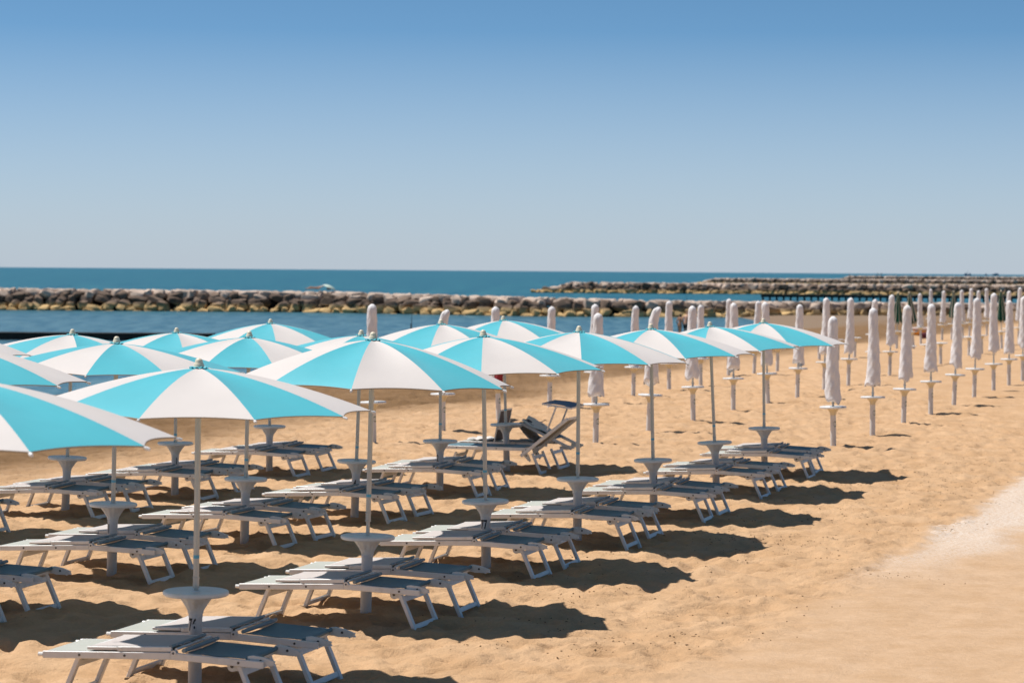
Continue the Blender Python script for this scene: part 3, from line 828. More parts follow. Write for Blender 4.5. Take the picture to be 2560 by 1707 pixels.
GL = 'white sun loungers set in pairs under the umbrellas'
def side_label(key):
    return {'a0': 'the nearest umbrella, cut off at the left', 'a1': 'the umbrella numbered 76', 'a2': 'the umbrella between posts 76 and 77', 'a3': 'the umbrella numbered 77',
            'a4': 'the first umbrella beyond number 77', 'a5': 'the third umbrella from the far end, front row', 'a6': 'the second last umbrella of the front row', 'a7': 'the last umbrella of the front row',
            'b0': 'the left edge umbrella behind umbrella 76', 'b1': 'the middle row umbrella behind 76', 'b2': 'the middle row umbrella right of 76', 'b3': 'the hidden umbrella between 76 and 77',
            'b4': 'the umbrella left of number 77, middle row', 'c0': 'the seaward umbrella at the left edge', 'c1': 'the leftmost whole seaward umbrella', 'c2': 'the middle umbrella of the seaward row',
            'c3': 'the far end seaward umbrella'}[key]
flat = make_flat(); first = True
for key, (x, y) in POS.items():
    for sd in (-1, 1):
        if key == 'b5' or (key == 'a0' and sd < 0): continue
        o = flat if first else copy_tree(flat); first = False
        p = Vector((x, y, 0)) + U * (sd * .5 + random.uniform(-.03, .03)) + V * (random.uniform(-.05, .05) + (.02 if sd > 0 else 0))
        o.location = (p.x, p.y, mz(p.x, p.y) + .008 + random.uniform(-.008, .008)); o.rotation_euler = (random.uniform(-.012, .012), random.uniform(-.012, .012), -ROW + random.uniform(-.03, .03))
        for c in o.children:
            if c.name.startswith('hinge_ear'):
                c.location.z = random.uniform(-.006, .006); c.location.x = random.uniform(-.02, .02)
        tag(o, ('flat lounger on the near side of ' if sd < 0 else 'flat lounger on the far side of ') + side_label(key), 'sun lounger', GL)

# the pair under the umbrella b5: one with its backrest and shade up, one draped with towels
x, y = POS['b5']
def frame_base(root, x_end):
    bm = bmesh.new()
    for s_ in (-1, 1):
        yy = s_ * LW
        bar(bm, P(0, yy, .36), P(x_end, yy, .36), .026, .05, bev=.004); tube(bm, [P(-.034, yy, .36), P(.002, yy, .36)], .016, 12)
        for xx in (.28, .9, x_end - .06): tube(bm, [P(xx, yy - .0165, .36), P(xx, yy + .0165, .36)], .009, 8, 1)
    bar(bm, P(.012, -LW + .014, .36), P(.012, LW - .014, .36), .022, .03)
    build('frame', bm, [M_ALU, M_DARK], root, 30)
    for head in (False, True):
        for s_ in (-1, 1): build('leg', leg_bm(s_, head), M_ALU, root)
        for low in (False, True): build('stretcher', cross_bm(head, low), M_ALU, root)
p = Vector((x, y, 0)) - U * .5
root = empty('sun_lounger', (p.x, p.y, mz(p.x, p.y)), -ROW); tag(root, 'lounger with its backrest raised and its small blue-grey sunshade up', 'sun lounger', GL)
frame_base(root, 1.42)
bm = bmesh.new(); sheet(bm, lambda u, v: P(.03 + 1.30 * u, -LW + .014 + (2 * LW - .028) * v, .388 - .012 * math.sin(math.pi * v) * math.sin(math.pi * u)), 14, 8, th=.004); build('seat', bm, M_BACK, root, 30)
B0 = (1.29, .262); ta = math.atan2(.556, .70)
def BK(t, y_, off=0.0): return P(B0[0] + math.cos(ta) * t - math.sin(ta) * off, y_, B0[1] + math.sin(ta) * t + math.cos(ta) * off)
bm = bmesh.new()
for s_ in (-1, 1): bar(bm, BK(0, s_ * (LW + .03)), BK(.91, s_ * (LW + .03)), .026, .048, bev=.004)
bar(bm, BK(.90, -LW - .015), BK(.90, LW + .015), .024, .03)
fr = build('backrest_frame', bm, M_ALU, root, 30)
bm = bmesh.new(); sheet(bm, lambda u, v: BK(.16 + .74 * u, -LW - .012 + (2 * LW + .024) * v, .018 - .03 * math.sin(math.pi * v) * math.sin(math.pi * u)), 12, 8, th=.004); build('backrest', bm, mat('olive_grey_mesh_fabric', (.24, .215, .18), .7, .25, var=.06), root, 30)
sh = build('sunshade', (lambda b_: (sheet(b_, lambda u, v: P(B0[0] + .33 + .44 * u, -LW - .02 + (2 * LW + .04) * v, 1.055 - .055 * u + .012 * math.sin(math.pi * u) + .015 * v), 8, 6, th=.004), b_)[1])(bmesh.new()), M_BLUEFAB, root, 30)
bm = bmesh.new()
for s_ in (-1, 1): bar(bm, P(B0[0] + .32, s_ * (LW + .03), 1.05 + .008 * s_), P(B0[0] + .78, s_ * (LW + .03), .99 + .008 * s_), .02, .028, bev=.003)
bar(bm, P(B0[0] + .77, -LW - .02, .985), P(B0[0] + .77, LW + .02, .99), .02, .02)
build('shade_frame', bm, M_ALU, sh)
for s_ in (-1, 1):
    bm = bmesh.new(); bar(bm, P(B0[0] + .41, s_ * (LW + .045), .66), P(B0[0] + .55, s_ * (LW + .045), 1.02), .022, .034, up=(0, 1, 0)); build('shade_arm', bm, M_ALU, root)
for s_ in (-1, 1): build('hinge_ear', lug_bm(s_, -.9, 1.30), [M_LUG, M_DARK], root)

p2 = Vector((x, y, 0)) + U * .5
root = empty('sun_lounger', (p2.x, p2.y, mz(p2.x, p2.y)), -ROW); tag(root, 'lounger with its backrest folded forward and its brown shade upright, draped with towels', 'sun lounger', GL)
frame_base(root, 1.40)
bm = bmesh.new(); sheet(bm, lambda u, v: P(.03 + 1.30 * u, -LW + .014 + (2 * LW - .028) * v, .388 - .012 * math.sin(math.pi * v) * math.sin(math.pi * u)), 14, 8, th=.004); build('seat', bm, M_SEAT, root, 30)
def FB(t, y_, off=0.0):                    # folded backrest: from the head end up towards the foot end
    a = R(24.5); return P(1.78 - math.cos(a) * t, y_, .31 + math.sin(a) * t + off)
bm = bmesh.new()
for s_ in (-1, 1): bar(bm, FB(0, s_ * (LW - .02)), FB(.88, s_ * (LW - .02)), .026, .045, bev=.004)
bar(bm, FB(.87, -LW + .035), FB(.87, LW - .035), .024, .03)
build('backrest_frame', bm, M_ALU, root, 30)
bm = bmesh.new(); sheet(bm, lambda u, v: FB(.30 + .57 * u, -LW + .03 + (2 * LW - .06) * v, .02 - .05 * math.sin(math.pi * v) * math.sin(math.pi * u)), 10, 8, th=.004); build('backrest', bm, M_BACK, root, 30)
sh = build('sunshade', (lambda b_: (sheet(b_, lambda u, v: P(.555 + .085 * u, -LW + .01 + (2 * LW - .02) * v, .40 + .45 * u), 6, 6, th=.004), b_)[1])(bmesh.new()), M_BROWNFAB, root, 30)
bm = bmesh.new()
for s_ in (-1, 1): bar(bm, P(.553, s_ * (LW - .002), .385), P(.645, s_ * (LW - .002), .865), .018, .024, up=(0, 1, 0))
bar(bm, P(.643, -LW, .862), P(.643, LW, .862), .02, .022)
build('shade_frame', bm, M_ALU, sh)
for s_ in (-1, 1):
    bm = bmesh.new(); bar(bm, P(.59, s_ * (LW + .02), .585), P(1.0, s_ * (LW + .02), .64), .014, .03); build('shade_arm', bm, M_ALU, root)
for s_ in (-1, 1): build('hinge_ear', lug_bm(s_, .05, 1.62), [M_LUG, M_DARK], root)
base = Matrix.Translation(root.location) @ Matrix.Rotation(-ROW, 4, 'Z')
def cloth(name, fn, nu, nv, mats, label, cat, pick=None, th=.006):
    bm = bmesh.new(); sheet(bm, fn, nu, nv, th=th)
    bm.faces.ensure_lookup_table()
    if pick:
        for k, f in enumerate(bm.faces):
            c = f.calc_center_median(); f.material_index = pick(k, c)
    o_ = build(name, bm, mats, None, 60); o_.matrix_world = base
    return tag(o_, label, cat)
M_STRIPE_W = mat('towel_white', (.62, .60, .58), .9); M_STRIPE_B = mat('towel_black', (.025, .028, .04), .9)
NS = 56
def towel_path(u):
    pts = [(.95, .69), (.955, .63), (1.02, .54), (1.10, .46), (1.20, .415), (1.14, .402), (.98, .400), (.80, .398)]
    s_ = u * (len(pts) - 1); k = min(int(s_), len(pts) - 2); f = s_ - k
    return pts[k][0] + (pts[k + 1][0] - pts[k][0]) * f, pts[k][1] + (pts[k + 1][1] - pts[k][1]) * f
cloth('striped_towel', lambda u, v: P(towel_path(u)[0], -LW - .035 + (2 * LW + .03) * v, towel_path(u)[1] + .006 * math.sin(9 * v + 5 * u)), NS, 8, [M_STRIPE_W, M_STRIPE_B],
      'black and white striped towel hanging under the folded backrest', 'towel', lambda k, c: ((k % (NS * 8)) // 8) % 2 if k < NS * 16 else 0)
cloth('patterned_towel', lambda u, v: FB(.36 + .50 * u, -LW - .02 + (2 * LW + .0) * v, .052 + .016 * math.sin(7 * u + 3 * v) + .014 * math.sin(12 * v) + .04 * math.exp(-((v - .6) / .2) ** 2) * u), 20, 16, [M_STRIPE_W, M_STRIPE_B],
      'crumpled white towel with black motifs lying on the folded backrest', 'towel', lambda k, c: 1 if (vnoise(c.x * 13 + 4, c.y * 13) > .45 or (c.x < 0 and False)) else 0)
cloth('white_towel', lambda u, v: P(.10 + .42 * u, -LW + .03 + (2 * LW - .06) * v, .402 + .022 * abs(math.sin(8 * u + 4 * v)) + .014 * math.sin(13 * v)), 18, 14, [M_CREAM],
      'white towel rumpled on the foot end of the draped lounger', 'towel')

# ------------------------------------------------------------------ closed umbrellas of the neighbouring beach club
def cover_bm(seed, bend=0.0, h=1.43):
    rg = random.Random(seed); ph = [rg.uniform(0, 6.28) for _ in range(6)]
    skew = rg.uniform(-.09, .09); sa = rg.uniform(0, 6.28); wob = rg.uniform(.8, 1.2)
    prof = []
    N = 34
    for k in range(N + 1):
        t = k / N; r = .142 - .060 * t - .010 * math.sin(t * 3.1)
        if t > .93: r *= math.sqrt(max(0.0, 1 - ((t - .93) / .072) ** 2))
        prof.append((max(r, .002), t))
    def fn(r, t, a):
        w = 1 + .07 * math.sin(3 * a + ph[0] + 2.2 * t) * (1 - .5 * t) + .045 * math.sin(5 * a + ph[1] + 17 * t) + .035 * math.sin(2 * a + ph[2] + 31 * t) + .025 * math.sin(7 * a - 43 * t + ph[5])
        z = .83 + t * h + (skew * math.cos(a - sa) + .03 * math.sin(4 * a + ph[3])) * (1 - t) ** 3
        bx = .010 * math.sin(4 * t + ph[4]) * wob; bz = 0
        if bend and t > .72: q = (t - .72) / .28; bx += bend * q * q; bz = -abs(bend) * .25 * q * q
        return r * w, z + bz, bx, .008 * math.sin(5 * t + ph[5])
    bm = bmesh.new(); lathe(bm, prof, 40, fn=fn)
    return bm
COVERS = []
for k in range(6):
    o_ = build('cover', cover_bm(40 + k), M_COVER, None, 179); COVERS.append(o_.data); bpy.data.objects.remove(o_)
o_ = build('cover', cover_bm(60, .075), M_COVER, None, 179); BENT = o_.data; bpy.data.objects.remove(o_)
def cpost_bm():
    bm = bmesh.new(); lathe(bm, [(.050, -.25), (.050, .0), (.049, .56), (.046, .60)], 24); return bm
def ccone_bm():
    prof = [(.0485, .56), (.052, .575), (.058, .60), (.075, .635), (.100, .662), (.112, .675), (.112, .6785)]
    bm = bmesh.new(); lathe(bm, prof, 60, fn=lambda r, z, a: (r * (1 - .05 * min(1, max(0, (z - .56) / .06)) * (.5 + .5 * math.cos(a * 15))), z, 0, 0)); return bm
def badge_bm():
    bm = bmesh.new()
    def disc(r, mi, rr, cut=None):
        ring = []
        c = bm.verts.new((rr, 0, 0))
        for k in range(20):
            a = k * math.pi / 10; y_, z_ = r * math.cos(a), r * math.sin(a)
            if cut: y_ += cut
            ring.append(bm.verts.new((rr * math.cos(y_ / .05), rr * math.sin(y_ / .05), z_)))
        for k in range(20): bm.faces.new((c, ring[k], ring[(k + 1) % 20])).material_index = mi
    disc(.052, 0, .0505)
    # a pale crescent inside the disc
    A, B = [], []
    for k in range(13):
        a = R(40 + 280 * k / 12)
        for lst, r in ((A, .028), (B, .017)):
            y_, z_ = r * math.cos(a), r * math.sin(a); lst.append(bm.verts.new((.0512 * math.cos(y_ / .05), .0512 * math.sin(y_ / .05), z_)))
    for k in range(12): bm.faces.new((A[k], A[k + 1], B[k + 1], B[k])).material_index = 1
    return bm
def make_closed():
    root = empty('closed_umbrella', (0, 0, 0))
    po = build('post', cpost_bm(), M_POST, root, 50)
    bd = build('badge', badge_bm(), [M_SIGN, M_SIGNW], po, None, (0, 0, .41)); bd.rotation_euler = (0, 0, R(-36))
    build('table_bracket', ccone_bm(), M_CONE_CREAM, root, 50)
    build('table_top', table_bm(.232, .68), M_PLASTIC, root, 40)
    bm = bmesh.new(); lathe(bm, [(.019, .4), (.019, 2.2)], 14); pl = build('pole', bm, M_POLE, root, 60)
    bm = bmesh.new(); lathe(bm, [(.02, .76), (.026, .762), (.026, .80), (.02, .802)], 14); build('collar', bm, M_POLE, pl, 50)
    c = bpy.data.objects.new('cover', COVERS[0]); C.objects.link(c); c.parent = root
    return root
GC = 'umbrellas furled in white covers on the neighbouring beach'
T = {
 1: ('front', [((2081.4, 789), (2083, 1117)), ((2184.6, 768), (2181, 1085)), ((2269, 761), (2258.5, 1058.6)), ((2329, 758), (2326.5, 1033.8)), ((2396, 754.5), (2384.6, 1012)),
               ((2443, 743), (2435, 992.7)), ((2485, 731), (2483.7, 976.8)), ((2524, 749.6), (2522, 961)), ((2560, 740), (2556, 949))]),
 2: ('middle', [((1495.4, 781), (1489, 1110)), ((1636, 762), (1621.4, 1079)), ((1730, 763), (1733, 1053)), ((1835, 755.5), (1833, 1025)), ((1913, 753), (1919.6, 1009)),
                ((2000, 759.5), (1993, 991.7)), ((2066.5, 743), (2060, 972)), ((2127.5, 743), (2120.6, 961)), ((2189, 747), (2179, 938)), ((2230, 735.5), (2224, 937))]),
 3: ('seaward', [((929, 758), (934, 1104)), ((1107, 770), (1107.5, 1077)), ((1238.7, 765), (1246.7, 1051)), ((1379, 765), (1373.6, 1017)), ((1487.5, 759), (1484, 1005)),
                 ((1589, 763), (1583, 989)), ((1672, 751), (1672.6, 976)), ((1752.4, 761), (1751.5, 961)), ((1822.7, 746), (1821, 938.6)), ((1895.7, 751), (1884.7, 935))]),
}
FAR = [((2299, 733), (2302, 858)), ((2327.6, 722), (2325, 830)), ((2360, 726), (2354.6, 850)), ((2404.8, 724), (2407, 846)), ((2429, 720), (2423, 843)),
       ((2447, 725.5), (2446, 850)), ((2467, 720), (2467, 837)), ((2522.6, 726), (2518, 862)), ((2550, 717.5), (2546, 859))]
ORD = ['first', 'second', 'third', 'fourth', 'fifth', 'sixth', 'seventh', 'eighth', 'ninth', 'tenth']
cproto = make_closed(); used = False; ci = 0
def place_closed(top, base_, lab, fr_cover=True):
    global used, ci
    o = cproto if not used else copy_tree(cproto); used = True
    p = on_sand(*base_); g = p.z
    tp = at_y(top[0], top[1], p.y)
    o.location = (p.x, p.y, g - .01)
    o.rotation_euler = (random.uniform(-.01, .01), math.atan2(tp.x - p.x, max(1.5, tp.z - g)), 0)
    dz = max(-.22, min(.30, tp.z - g - (.83 + 1.43)))
    for c in o.children:
        n_ = c.name.split('.')[0]
        if n_ == 'cover':
            c.data = BENT if base_ in ((1621.4, 1079), (1107.5, 1077)) else COVERS[ci % 6]
            c.location.z = dz * .8; c.rotation_euler.z = 0 if c.data == BENT else random.uniform(0, 6.28); c.scale = (1, 1, 1 + dz * .08)
        if n_ == 'table_bracket': c.rotation_euler.z = random.uniform(0, 6)
    ci += 1
    tag(o, lab, 'umbrella', GC); return o
for r_, (nm_, lst) in T.items():
    for k, (tp_, bs_) in enumerate(lst):
        lab = f'umbrella in a white cover, {ORD[k]} along the {nm_} row counted from the turquoise umbrellas'
        if bs_ == (1621.4, 1079): lab = 'umbrella in a white cover whose top bends to the right, middle row'
        if bs_ == (1107.5, 1077): lab = 'umbrella in a white cover whose bent top shows above the canopy left of umbrella 77'
        if bs_ == (934, 1104): lab = 'umbrella in a white cover rising behind the canopy between posts 76 and 77'
        if bs_ == (2083, 1117): lab = 'white covered umbrella standing closest behind the last open umbrella of the front row'
        place_closed(tp_, bs_, lab)
for k, (tp_, bs_) in enumerate(FAR):
    place_closed(tp_, bs_, f'small distant white covered umbrella near the water, {ORD[k]} from left of that cluster')
# posts with a table but no umbrella in them
def make_bare():
    root = empty('table_post', (0, 0, 0))
    po = build('post', cpost_bm(), M_POST, root, 50)
    bd = build('badge', badge_bm(), [M_SIGN, M_SIGNW], po, None, (0, 0, .41)); bd.rotation_euler = (0, 0, R(-36))
    build('table_bracket', ccone_bm(), M_CONE_CREAM, root, 50); build('table_top', table_bm(.232, .68), M_PLASTIC, root, 40)
    return root
BARE = [(1943, 927), (2048, 899), (2094.7, 899), (2136.5, 892), (2178, 881), (2272, 919), (2318, 914), (2351.4, 908.8), (2422, 889), (2454.3, 884)]
bproto = make_bare()
for k, bs_ in enumerate(BARE):
    o = bproto if k == 0 else copy_tree(bproto)
    p = on_sand(*bs_); o.location = (p.x, p.y, p.z - .01); o.rotation_euler = (random.uniform(-.02, .02), random.uniform(-.02, .02), 0)
    tag(o, f'white table post without an umbrella, {ORD[k]} from the left among the closed umbrellas', 'post', 'white table posts without umbrellas')
# closed umbrellas in green and cream stripes
def pleat_bm(seed, h=1.15):
    rg = random.Random(seed); bm = bmesh.new(); seg = 64; N = 16; rings = []
    ph = rg.uniform(0, 6); lean = rg.uniform(-.04, .06)
    for k in range(N + 1):
        t = k / N; ring = []
        for j in range(seg):
            a = j * 2 * math.pi / seg
            pl = abs(math.sin(4 * a + ph))
            r = (.035 + .13 * (1 - t) ** .8) * (.45 + .75 * pl) * (1 + .12 * math.sin(3 * a + ph))
            z = 1.05 + t * h + (1 - t) ** 3 * (.06 * math.sin(8 * a + ph) + .05 * math.sin(a))
            ring.append(bm.verts.new((r * math.cos(a) + lean * (1 - t), r * math.sin(a), z)))
        rings.append(ring)
    for k in range(N):
        for j in range(seg):
            f = bm.faces.new((rings[k][j], rings[k][(j + 1) % seg], rings[k + 1][(j + 1) % seg], rings[k + 1][j])); f.material_index = 0 if (j // 4) % 3 else 1
    bm.faces.new(rings[-1])
    return bm
GREEN = [((2245.5, 729), (2241.4, 871), 'green and cream striped umbrella folded, left one of the close pair by the rocks'), ((2273, 729), (2284, 872), 'green and cream striped umbrella folded, right one of the close pair by the rocks'),
         ((2384, 726), (2379, 847), 'green and cream striped umbrella folded, standing alone between white covered ones'), ((2502.5, 725), (2504, 871), 'green and cream striped umbrella folded with wide cream pleats, farthest right')]
for k, (tp_, bs_, lab) in enumerate(GREEN):
    p = on_sand(*bs_); tp = at_y(tp_[0], tp_[1], p.y)
    root = empty('closed_umbrella', (p.x, p.y, p.z - .01)); tag(root, lab, 'umbrella', 'green and cream striped umbrellas, folded')
    root.rotation_euler = (0, math.atan2(tp.x - p.x, 2.2), 0)
    build('post', cpost_bm(), M_POST, root, 50); build('table_bracket', ccone_bm(), M_CONE_CREAM, root, 50); build('table_top', table_bm(.232, .68), M_PLASTIC, root, 40)
    bm = bmesh.new(); lathe(bm, [(.019, .4), (.019, 2.25)], 14); build('pole', bm, M_POLE, root, 60)
    cn = build('canopy', pleat_bm(k), [M_GREEN, M_GCREAM], root, 60); dz = max(-.2, min(.25, tp.z - p.z - 2.25)); cn.location.z = dz
    bm = bmesh.new(); lathe(bm, [(.03, 2.19), (.034, 2.21), (.028, 2.24), (.01, 2.26), (.002, 2.262)], 14); build('finial', bm, M_BEIGE, root, 50, (0, 0, dz))
# a red cloth hanging on a closed umbrella behind number 77
p = at_y(1248, 928, on_sand(1246.7, 1051).y - .2)
bm = bmesh.new(); sheet(bm, lambda u, v: Vector((-.09 + .18 * u + .02 * math.sin(5 * v), .03 * math.sin(7 * u + 2 * v), .30 - .55 * v + .03 * u)), 8, 10, th=.006)
tag(build('towel', bm, M_REDCLOTH, None, 60, (p.x, p.y, p.z)), 'dark red towel hanging on a closed umbrella just under the canopy of umbrella 77', 'towel')

# ------------------------------------------------------------------ people
def skin_mesh(verts, edges, radii, name, m, parent=None, levels=2):
    me_ = bpy.data.meshes.new(name); me_.from_pydata([Vector(v_) for v_ in verts], edges, [])
    o_ = bpy.data.objects.new(name, me_); C.objects.link(o_)
    sk = o_.modifiers.new('skin', 'SKIN'); sk.use_smooth_shade = True
    o_.modifiers.new('sub', 'SUBSURF').levels = levels; o_.modifiers['sub'].render_levels = levels
    for k, d in enumerate(me_.skin_vertices[0].data):
        r_ = radii[k]; d.radius = r_ if isinstance(r_, tuple) else (r_, r_); d.use_root = (k == 0)
    dg = bpy.context.evaluated_depsgraph_get(); nm2 = bpy.data.meshes.new_from_object(o_.evaluated_get(dg))
    bpy.data.objects.remove(o_); nm2.materials.clear(); nm2.materials.append(m)
    o2 = bpy.data.objects.new(name, nm2); C.objects.link(o2)
    if parent: o2.parent = parent
    return o2
def standing(loc, rz, h, skin, top=None, bottom=None, legs=None, lean=.10, stride=.14, female=False, label='', bend=0.0, hair=M_HAIR):
    root = empty('person', loc, rz); tag(root, label, 'person'); s_ = h / 1.75
    f = lean; sh = .155 if female else .19
    # faces +y
    J = [(0, 0, .95), (0, .02 + f * .2, 1.12), (0, .03 + f * .7 + bend * .3, 1.34), (0, f + .02 + bend * .7, 1.47), (0, f + .05 + bend, 1.53), (0, f + .075 + bend, 1.60), (0, f + .07 + bend, 1.70),
         (-sh, f * .8 + bend * .5, 1.40), (-sh - .06, f * .3 - .08 + bend * .5, 1.14), (-sh - .05, f * .6 + .06 + bend * .7, .92), (-sh - .045, f * .6 + .09 + bend * .7, .82),
         (sh, f * .8 + bend * .5, 1.40), (sh + .06, f * .5 + .04 + bend * .5, 1.14), (sh + .05, f + .18 + bend * .7, .95), (sh + .045, f + .23 + bend * .7, .86),
         (-.09, 0, .88), (-.10, stride * .8, .49), (-.10, stride * .7, .09), (-.10, stride * .7 + .14, .03),
         (.09, 0, .88), (.10, -stride * .4, .50), (.10, -stride * 1.5, .11), (.10, -stride * 1.5 + .13, .03)]
    E = [(0, 1), (1, 2), (2, 3), (3, 4), (4, 5), (5, 6), (2, 7), (7, 8), (8, 9), (9, 10), (2, 11), (11, 12), (12, 13), (13, 14), (0, 15), (15, 16), (16, 17), (17, 18), (0, 19), (19, 20), (20, 21), (21, 22)]
    w = .86 if female else 1.0
    Rd = [(.15 * w, .105), (.125 * w, .095), (.15 * w, .11), .06, .055, (.075, .09), (.07, .085), .062 * w, .045 * w, .036 * w, (.028, .04), .062 * w, .045 * w, .036 * w, (.028, .04),
          .092, .062, .042, (.04, .028), .092, .062, .042, (.04, .028)]
    S = lambda q: tuple(v_ * s_ for v_ in q)
    skin_mesh([S(q) for q in J], E, [tuple(x * s_ for x in r_) if isinstance(r_, tuple) else r_ * s_ for r_ in Rd], 'body', skin, root)
    def over(ids, edges, radii, name, m): skin_mesh([S(J[k]) if isinstance(k, int) else S(k) for k in ids], edges, [tuple(x * s_ for x in r_) if isinstance(r_, tuple) else r_ * s_ for r_ in radii], name, m, root)
    hy = f + .06 + bend
    if female: over([(0, hy - .03, 1.69), (0, hy - .055, 1.60), (0, hy - .07, 1.45)], [(0, 1), (1, 2)], [(.082, .09), (.085, .075), (.05, .03)], 'hair', hair)
    elif hair: over([(0, hy - .015, 1.71), (0, hy - .04, 1.64)], [(0, 1)], [(.077, .088), (.076, .07)], 'hair', hair)
    if bottom:
        over([0, 15, (-.10, stride * .5, .62), 19, (.10, -stride * .2, .62)] if legs else [(0, 0, .97), (0, 0, .90), (-.075, .01, .86), (.075, .0, .86)],
             [(0, 1), (1, 2), (0, 3), (3, 4)] if legs else [(0, 1), (1, 2), (1, 3)], [(.165 * w, .12), .105, .088, .105, .088] if legs else [(.155 * w, .11), (.155 * w, .115), .10, .10], 'shorts' if legs else 'swim_bottom', bottom)
    if top: over([1, 2, 3, 7, 8, 11, 12], [(0, 1), (1, 2), (1, 3), (3, 4), (1, 5), (5, 6)], [(.15, .115), (.165, .125), .07, .075, .06, .075, .06], 'shirt', top)
    return root
gA = at_y(1699, 840, 152); gB = at_y(1714, 842, 150)
standing((gA.x, 152, mz(gA.x, 152) - .02), R(-32), 1.62, M_SKIN, bottom=M_BLACKCLOTH, female=True, lean=.07, label='tanned woman in black swimwear wading along the waterline, seen from behind')
standing((gB.x, 150, mz(gB.x, 150) - .02), R(-25), 1.74, M_SKIN2, bottom=M_BLACKCLOTH, legs=True, lean=.14, bend=.05, hair=None, label='bald man in black shorts wading along the waterline beside the woman')
p = at_y(2125, 697, 836); standing((p.x, 836, 1.15), R(60), 1.75, M_SKIN, top=M_REDCLOTH, bottom=M_BLACKCLOTH, legs=True, lean=.22, bend=.15, label='person in a red top stooping on the crest of the third breakwater')
M_NAVY = mat('navy_cloth', (.03, .04, .08), .8)
for px_, lab in ((2194.5, 'person in dark clothes standing on the farthest breakwater, left of a pair'), (2203, 'person in dark clothes standing on the farthest breakwater, right of a pair')):
    p = at_y(px_, 689, 1380); standing((p.x, 1380, 1.8), R(170 if px_ < 2200 else 20), 1.75, M_SKIN, top=M_NAVY, bottom=M_NAVY, legs=True, lean=.03, stride=.06, label=lab)
# a sunbather lying on the nearest breakwater, head in the shade of a pale green parasol
p = at_y(790, 735, 227.5); bx, by, bz = p.x, 226.9, 1.12
root = empty('person', (bx, by, bz), 0); tag(root, 'sunbather lying on top of the nearest breakwater, head under the mint parasol', 'person')
J = [(0, 0, .16), (.22, 0, .19), (.44, 0, .24), (.58, 0, .29), (.66, 0, .32), (.74, 0, .35), (.40, -.19, .22), (.25, -.26, .10), (.42, -.32, .05), (.40, .19, .22), (.22, .27, .10), (.05, .25, .07),
     (-.08, -.09, .14), (-.46, -.10, .26), (-.80, -.10, .06), (-.90, -.10, .15), (-.08, .09, .14), (-.48, .10, .13), (-.88, .11, .07), (-.96, .11, .16)]
E = [(0, 1), (1, 2), (2, 3), (3, 4), (4, 5), (2, 6), (6, 7), (7, 8), (2, 9), (9, 10), (10, 11), (0, 12), (12, 13), (13, 14), (14, 15), (0, 16), (16, 17), (17, 18), (18, 19)]
skin_mesh(J, E, [(.14, .1), (.12, .095), (.15, .105), .055, (.075, .085), (.07, .08), .06, .044, .034, .06, .044, .034, .09, .06, .042, .034, .09, .06, .042, .034], 'body', M_SKIN2, root)
skin_mesh([(-.04, 0, .155), (.05, 0, .165)], [(0, 1)], [(.155, .115), (.15, .11)], 'swim_bottom', M_BLACKCLOTH, root)
skin_mesh([(.76, 0, .37), (.72, 0, .40)], [(0, 1)], [(.075, .085), (.06, .06)], 'hair', M_HAIR, root)
pp = at_y(820, 726, 227.0)
root = empty('small_parasol', (pp.x, 227.0, 1.0)); root.rotation_euler = (0, R(24), 0); tag(root, 'small mint green parasol tilted over the sunbather on the breakwater', 'parasol')
bm = bmesh.new(); lathe(bm, [(.66, .30), (.655, .315), (.56, .41), (.40, .49), (.2, .54), (.01, .555)], 24, fn=lambda r, z, a: (r * (1 - .03 * abs(math.sin(4 * a))), z, 0, 0), cap=False); build('canopy', bm, M_MINT, root, 60)
bm = bmesh.new(); tube(bm, [(0, 0, -.35), (0, 0, .58)], .014, 8); build('pole', bm, M_ALU, root)
p = at_y(822, 733, 226.6)
bm = bmesh.new(); lathe(bm, [(.14, 0), (.17, .08), (.16, .2), (.10, .27), (.03, .28)], 16, fn=lambda r, z, a: (r * (1 + .25 * math.cos(2 * a)), z, 0, 0))
tag(build('beach_bag', bm, M_BROWNFAB, None, 50, (p.x, 226.6, 1.10)), 'dark bag in the shade of the mint parasol', 'bag')
p = at_y(806, 728, 226.7)
bm = bmesh.new(); sheet(bm, lambda u, v: Vector((-.2 + .4 * u, -.12 + .3 * v, .22 + .16 * u + .04 * math.sin(6 * v))), 8, 8, th=.01)
tag(build('towel', bm, M_CREAM, None, 60, (p.x, 226.5, 1.15)), 'white towel beside the sunbather on the breakwater', 'towel')
# beach things among the far umbrellas
p = on_sand(2296, 838)
root = empty('inflatable_boat', (p.x, p.y, p.z), R(8)); tag(root, 'orange inflatable boat with pale pink top lying on the sand', 'boat')
bm = bmesh.new(); tube(bm, [(.62 * math.cos(a) * (1 + .15 * math.cos(a)), .34 * math.sin(a), .13 + .03 * math.cos(a) ** 2) for a in [k * math.pi / 12 for k in range(25)]], .12, 12, cap=False); build('hull_tube', bm, M_ORANGE, root, 60)
bm = bmesh.new(); tube(bm, [(.60 * math.cos(a) * (1 + .15 * math.cos(a)), .33 * math.sin(a), .31 + .03 * math.cos(a) ** 2) for a in [k * math.pi / 12 for k in range(25)]], .075, 10, cap=False); build('rim_tube', bm, M_PINK, root, 60)
bm = bmesh.new(); lathe(bm, [(.01, .05), (.55, .05), (.55, .07), (.01, .07)], 20, fn=lambda r, z, a: (r, z, 0, 0)); bmesh.ops.scale(bm, vec=(1, .55, 1), verts=bm.verts); build('floor_sheet', bm, M_ORANGE, root)
p = on_sand(2311, 846)
bm = bmesh.new(); lathe(bm, [(.14, 0), (.19, .05), (.18, .18), (.11, .27), (.02, .29)], 18, fn=lambda r, z, a: (r * (1 + .2 * math.cos(2 * a) + .05 * math.cos(5 * a)), z, 0, 0))
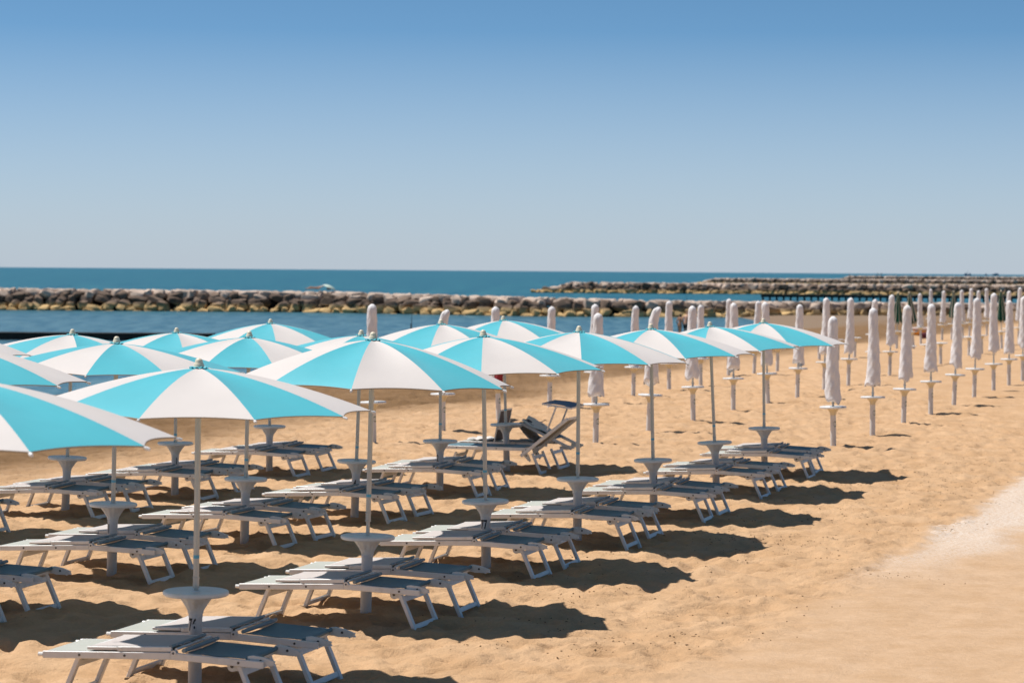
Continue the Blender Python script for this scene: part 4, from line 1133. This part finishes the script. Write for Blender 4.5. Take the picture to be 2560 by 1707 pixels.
tag(build('beach_bag', bm, mat('maroon_cloth', (.09, .008, .015), .8), None, 50, tuple(p)), 'dark red beach bag on the sand next to the orange boat', 'bag')
p = at_y(2457, 762, 229.2)
bm = bmesh.new(); sheet(bm, lambda u, v: Vector((-.5 + u, -.6 * v, .12 - .5 * v + .05 * math.sin(5 * u))), 8, 8, th=.02)
tag(build('towel', bm, M_LILAC, None, 60, (p.x, 229.2, p.z)), 'lilac towel spread over the rocks behind the closed umbrellas', 'towel')

# ------------------------------------------------------------------ ships on the horizon
def ship(px, y, L, h, label, masts, block):
    p = at_y(px, 683, y); root = empty('ship', (p.x, y, SEA_Z)); tag(root, label, 'ship')
    bm = bmesh.new(); rings = []
    for k in range(9):
        t = k / 8; x = -L / 2 + L * t; w = L * .11 * math.sin(math.pi * min(1, max(.03, t * .9 + .1))) ** .5; top = h * (1 + .35 * (2 * t - 1) ** 2)
        rings.append([bm.verts.new(q) for q in ((x, -w, top), (x * .93, -w * .6, -.5), (x * .93, w * .6, -.5), (x, w, top))])
    for a, b in zip(rings[:-1], rings[1:]):
        for j in range(4): bm.faces.new((a[j], a[(j + 1) % 4], b[(j + 1) % 4], b[j]))
    bm.faces.new(rings[0]); bm.faces.new(rings[-1][::-1]); build('hull', bm, M_SHIP_HAZE, root)
    for (x0, x1, z1) in block:
        bm = bmesh.new(); box(bm, x0 * L, x1 * L, -L * .07, L * .07, h * .9, z1, bev=.1); build('deckhouse', bm, M_SHIPW_HAZE, root)
    for (x0, z1) in masts:
        bm = bmesh.new(); tube(bm, [(x0 * L, 0, h * .8), (x0 * L, 0, z1)], [.35, .15], 8); build('mast', bm, M_SHIP_HAZE, root)
    return root
ship(2419, 6500, 18.5, 4.0, 'blue-grey haze-tinted work ship with a thin mast on the horizon at the right', [(.0, 15), (-.12, 11)], [(-.40, -.12, 7), (.24, .40, 7.5)])
ship(2489, 9000, 25, 4.5, 'long low ship on the horizon, right of the work ship', [(.2, 10)], [(-.2, .35, 8)])
ship(2465, 7500, 6, 4.0, 'tiny dark boat on the horizon between the two ships', [(0, 10)], [(-.3, .3, 6)])

# ------------------------------------------------------------------ loose clods of damp sand and bits of weed along the track
rg = np.random.RandomState(4); bm = bmesh.new(); made = 0
M_CLOD = mat('damp_clod', (.20, .12, .06), .95, .1, var=.3, vscale=30)
clumps = [(rg.uniform(18, 40), rg.normal(-1.1, .8)) for _ in range(95)]
for (ty, so) in clumps:
    n_ = rg.randint(8, 34); dirn = rg.uniform(-.6, .6)
    for _ in range(n_):
        a = rg.normal(0, .42); b_ = rg.normal(0, .10)
        s_ = so + a * .8 + b_; yy = ty + dirn * a + rg.normal(0, .12)
        x_ = 1.15 + (yy - 17.65) * .353 + s_ / .943
        r_ = min(.0068, abs(rg.normal(.0, .0038)) + .0026)
        z_ = gz(x_, yy)
        m_ = Matrix.Translation((x_, yy, z_ + r_ * .3)) @ Matrix.Rotation(rg.uniform(0, 6), 4, 'Z') @ Matrix.Diagonal((r_ * rg.uniform(1, 2.4), r_, r_ * .7, 1))
        bmesh.ops.create_icosphere(bm, subdivisions=1, radius=1, matrix=m_); made += 1
tag(build('sand_clods', bm, M_CLOD), 'dark damp clods of sand scattered along the edge of the smooth track', 'sand clods', kind='stuff')
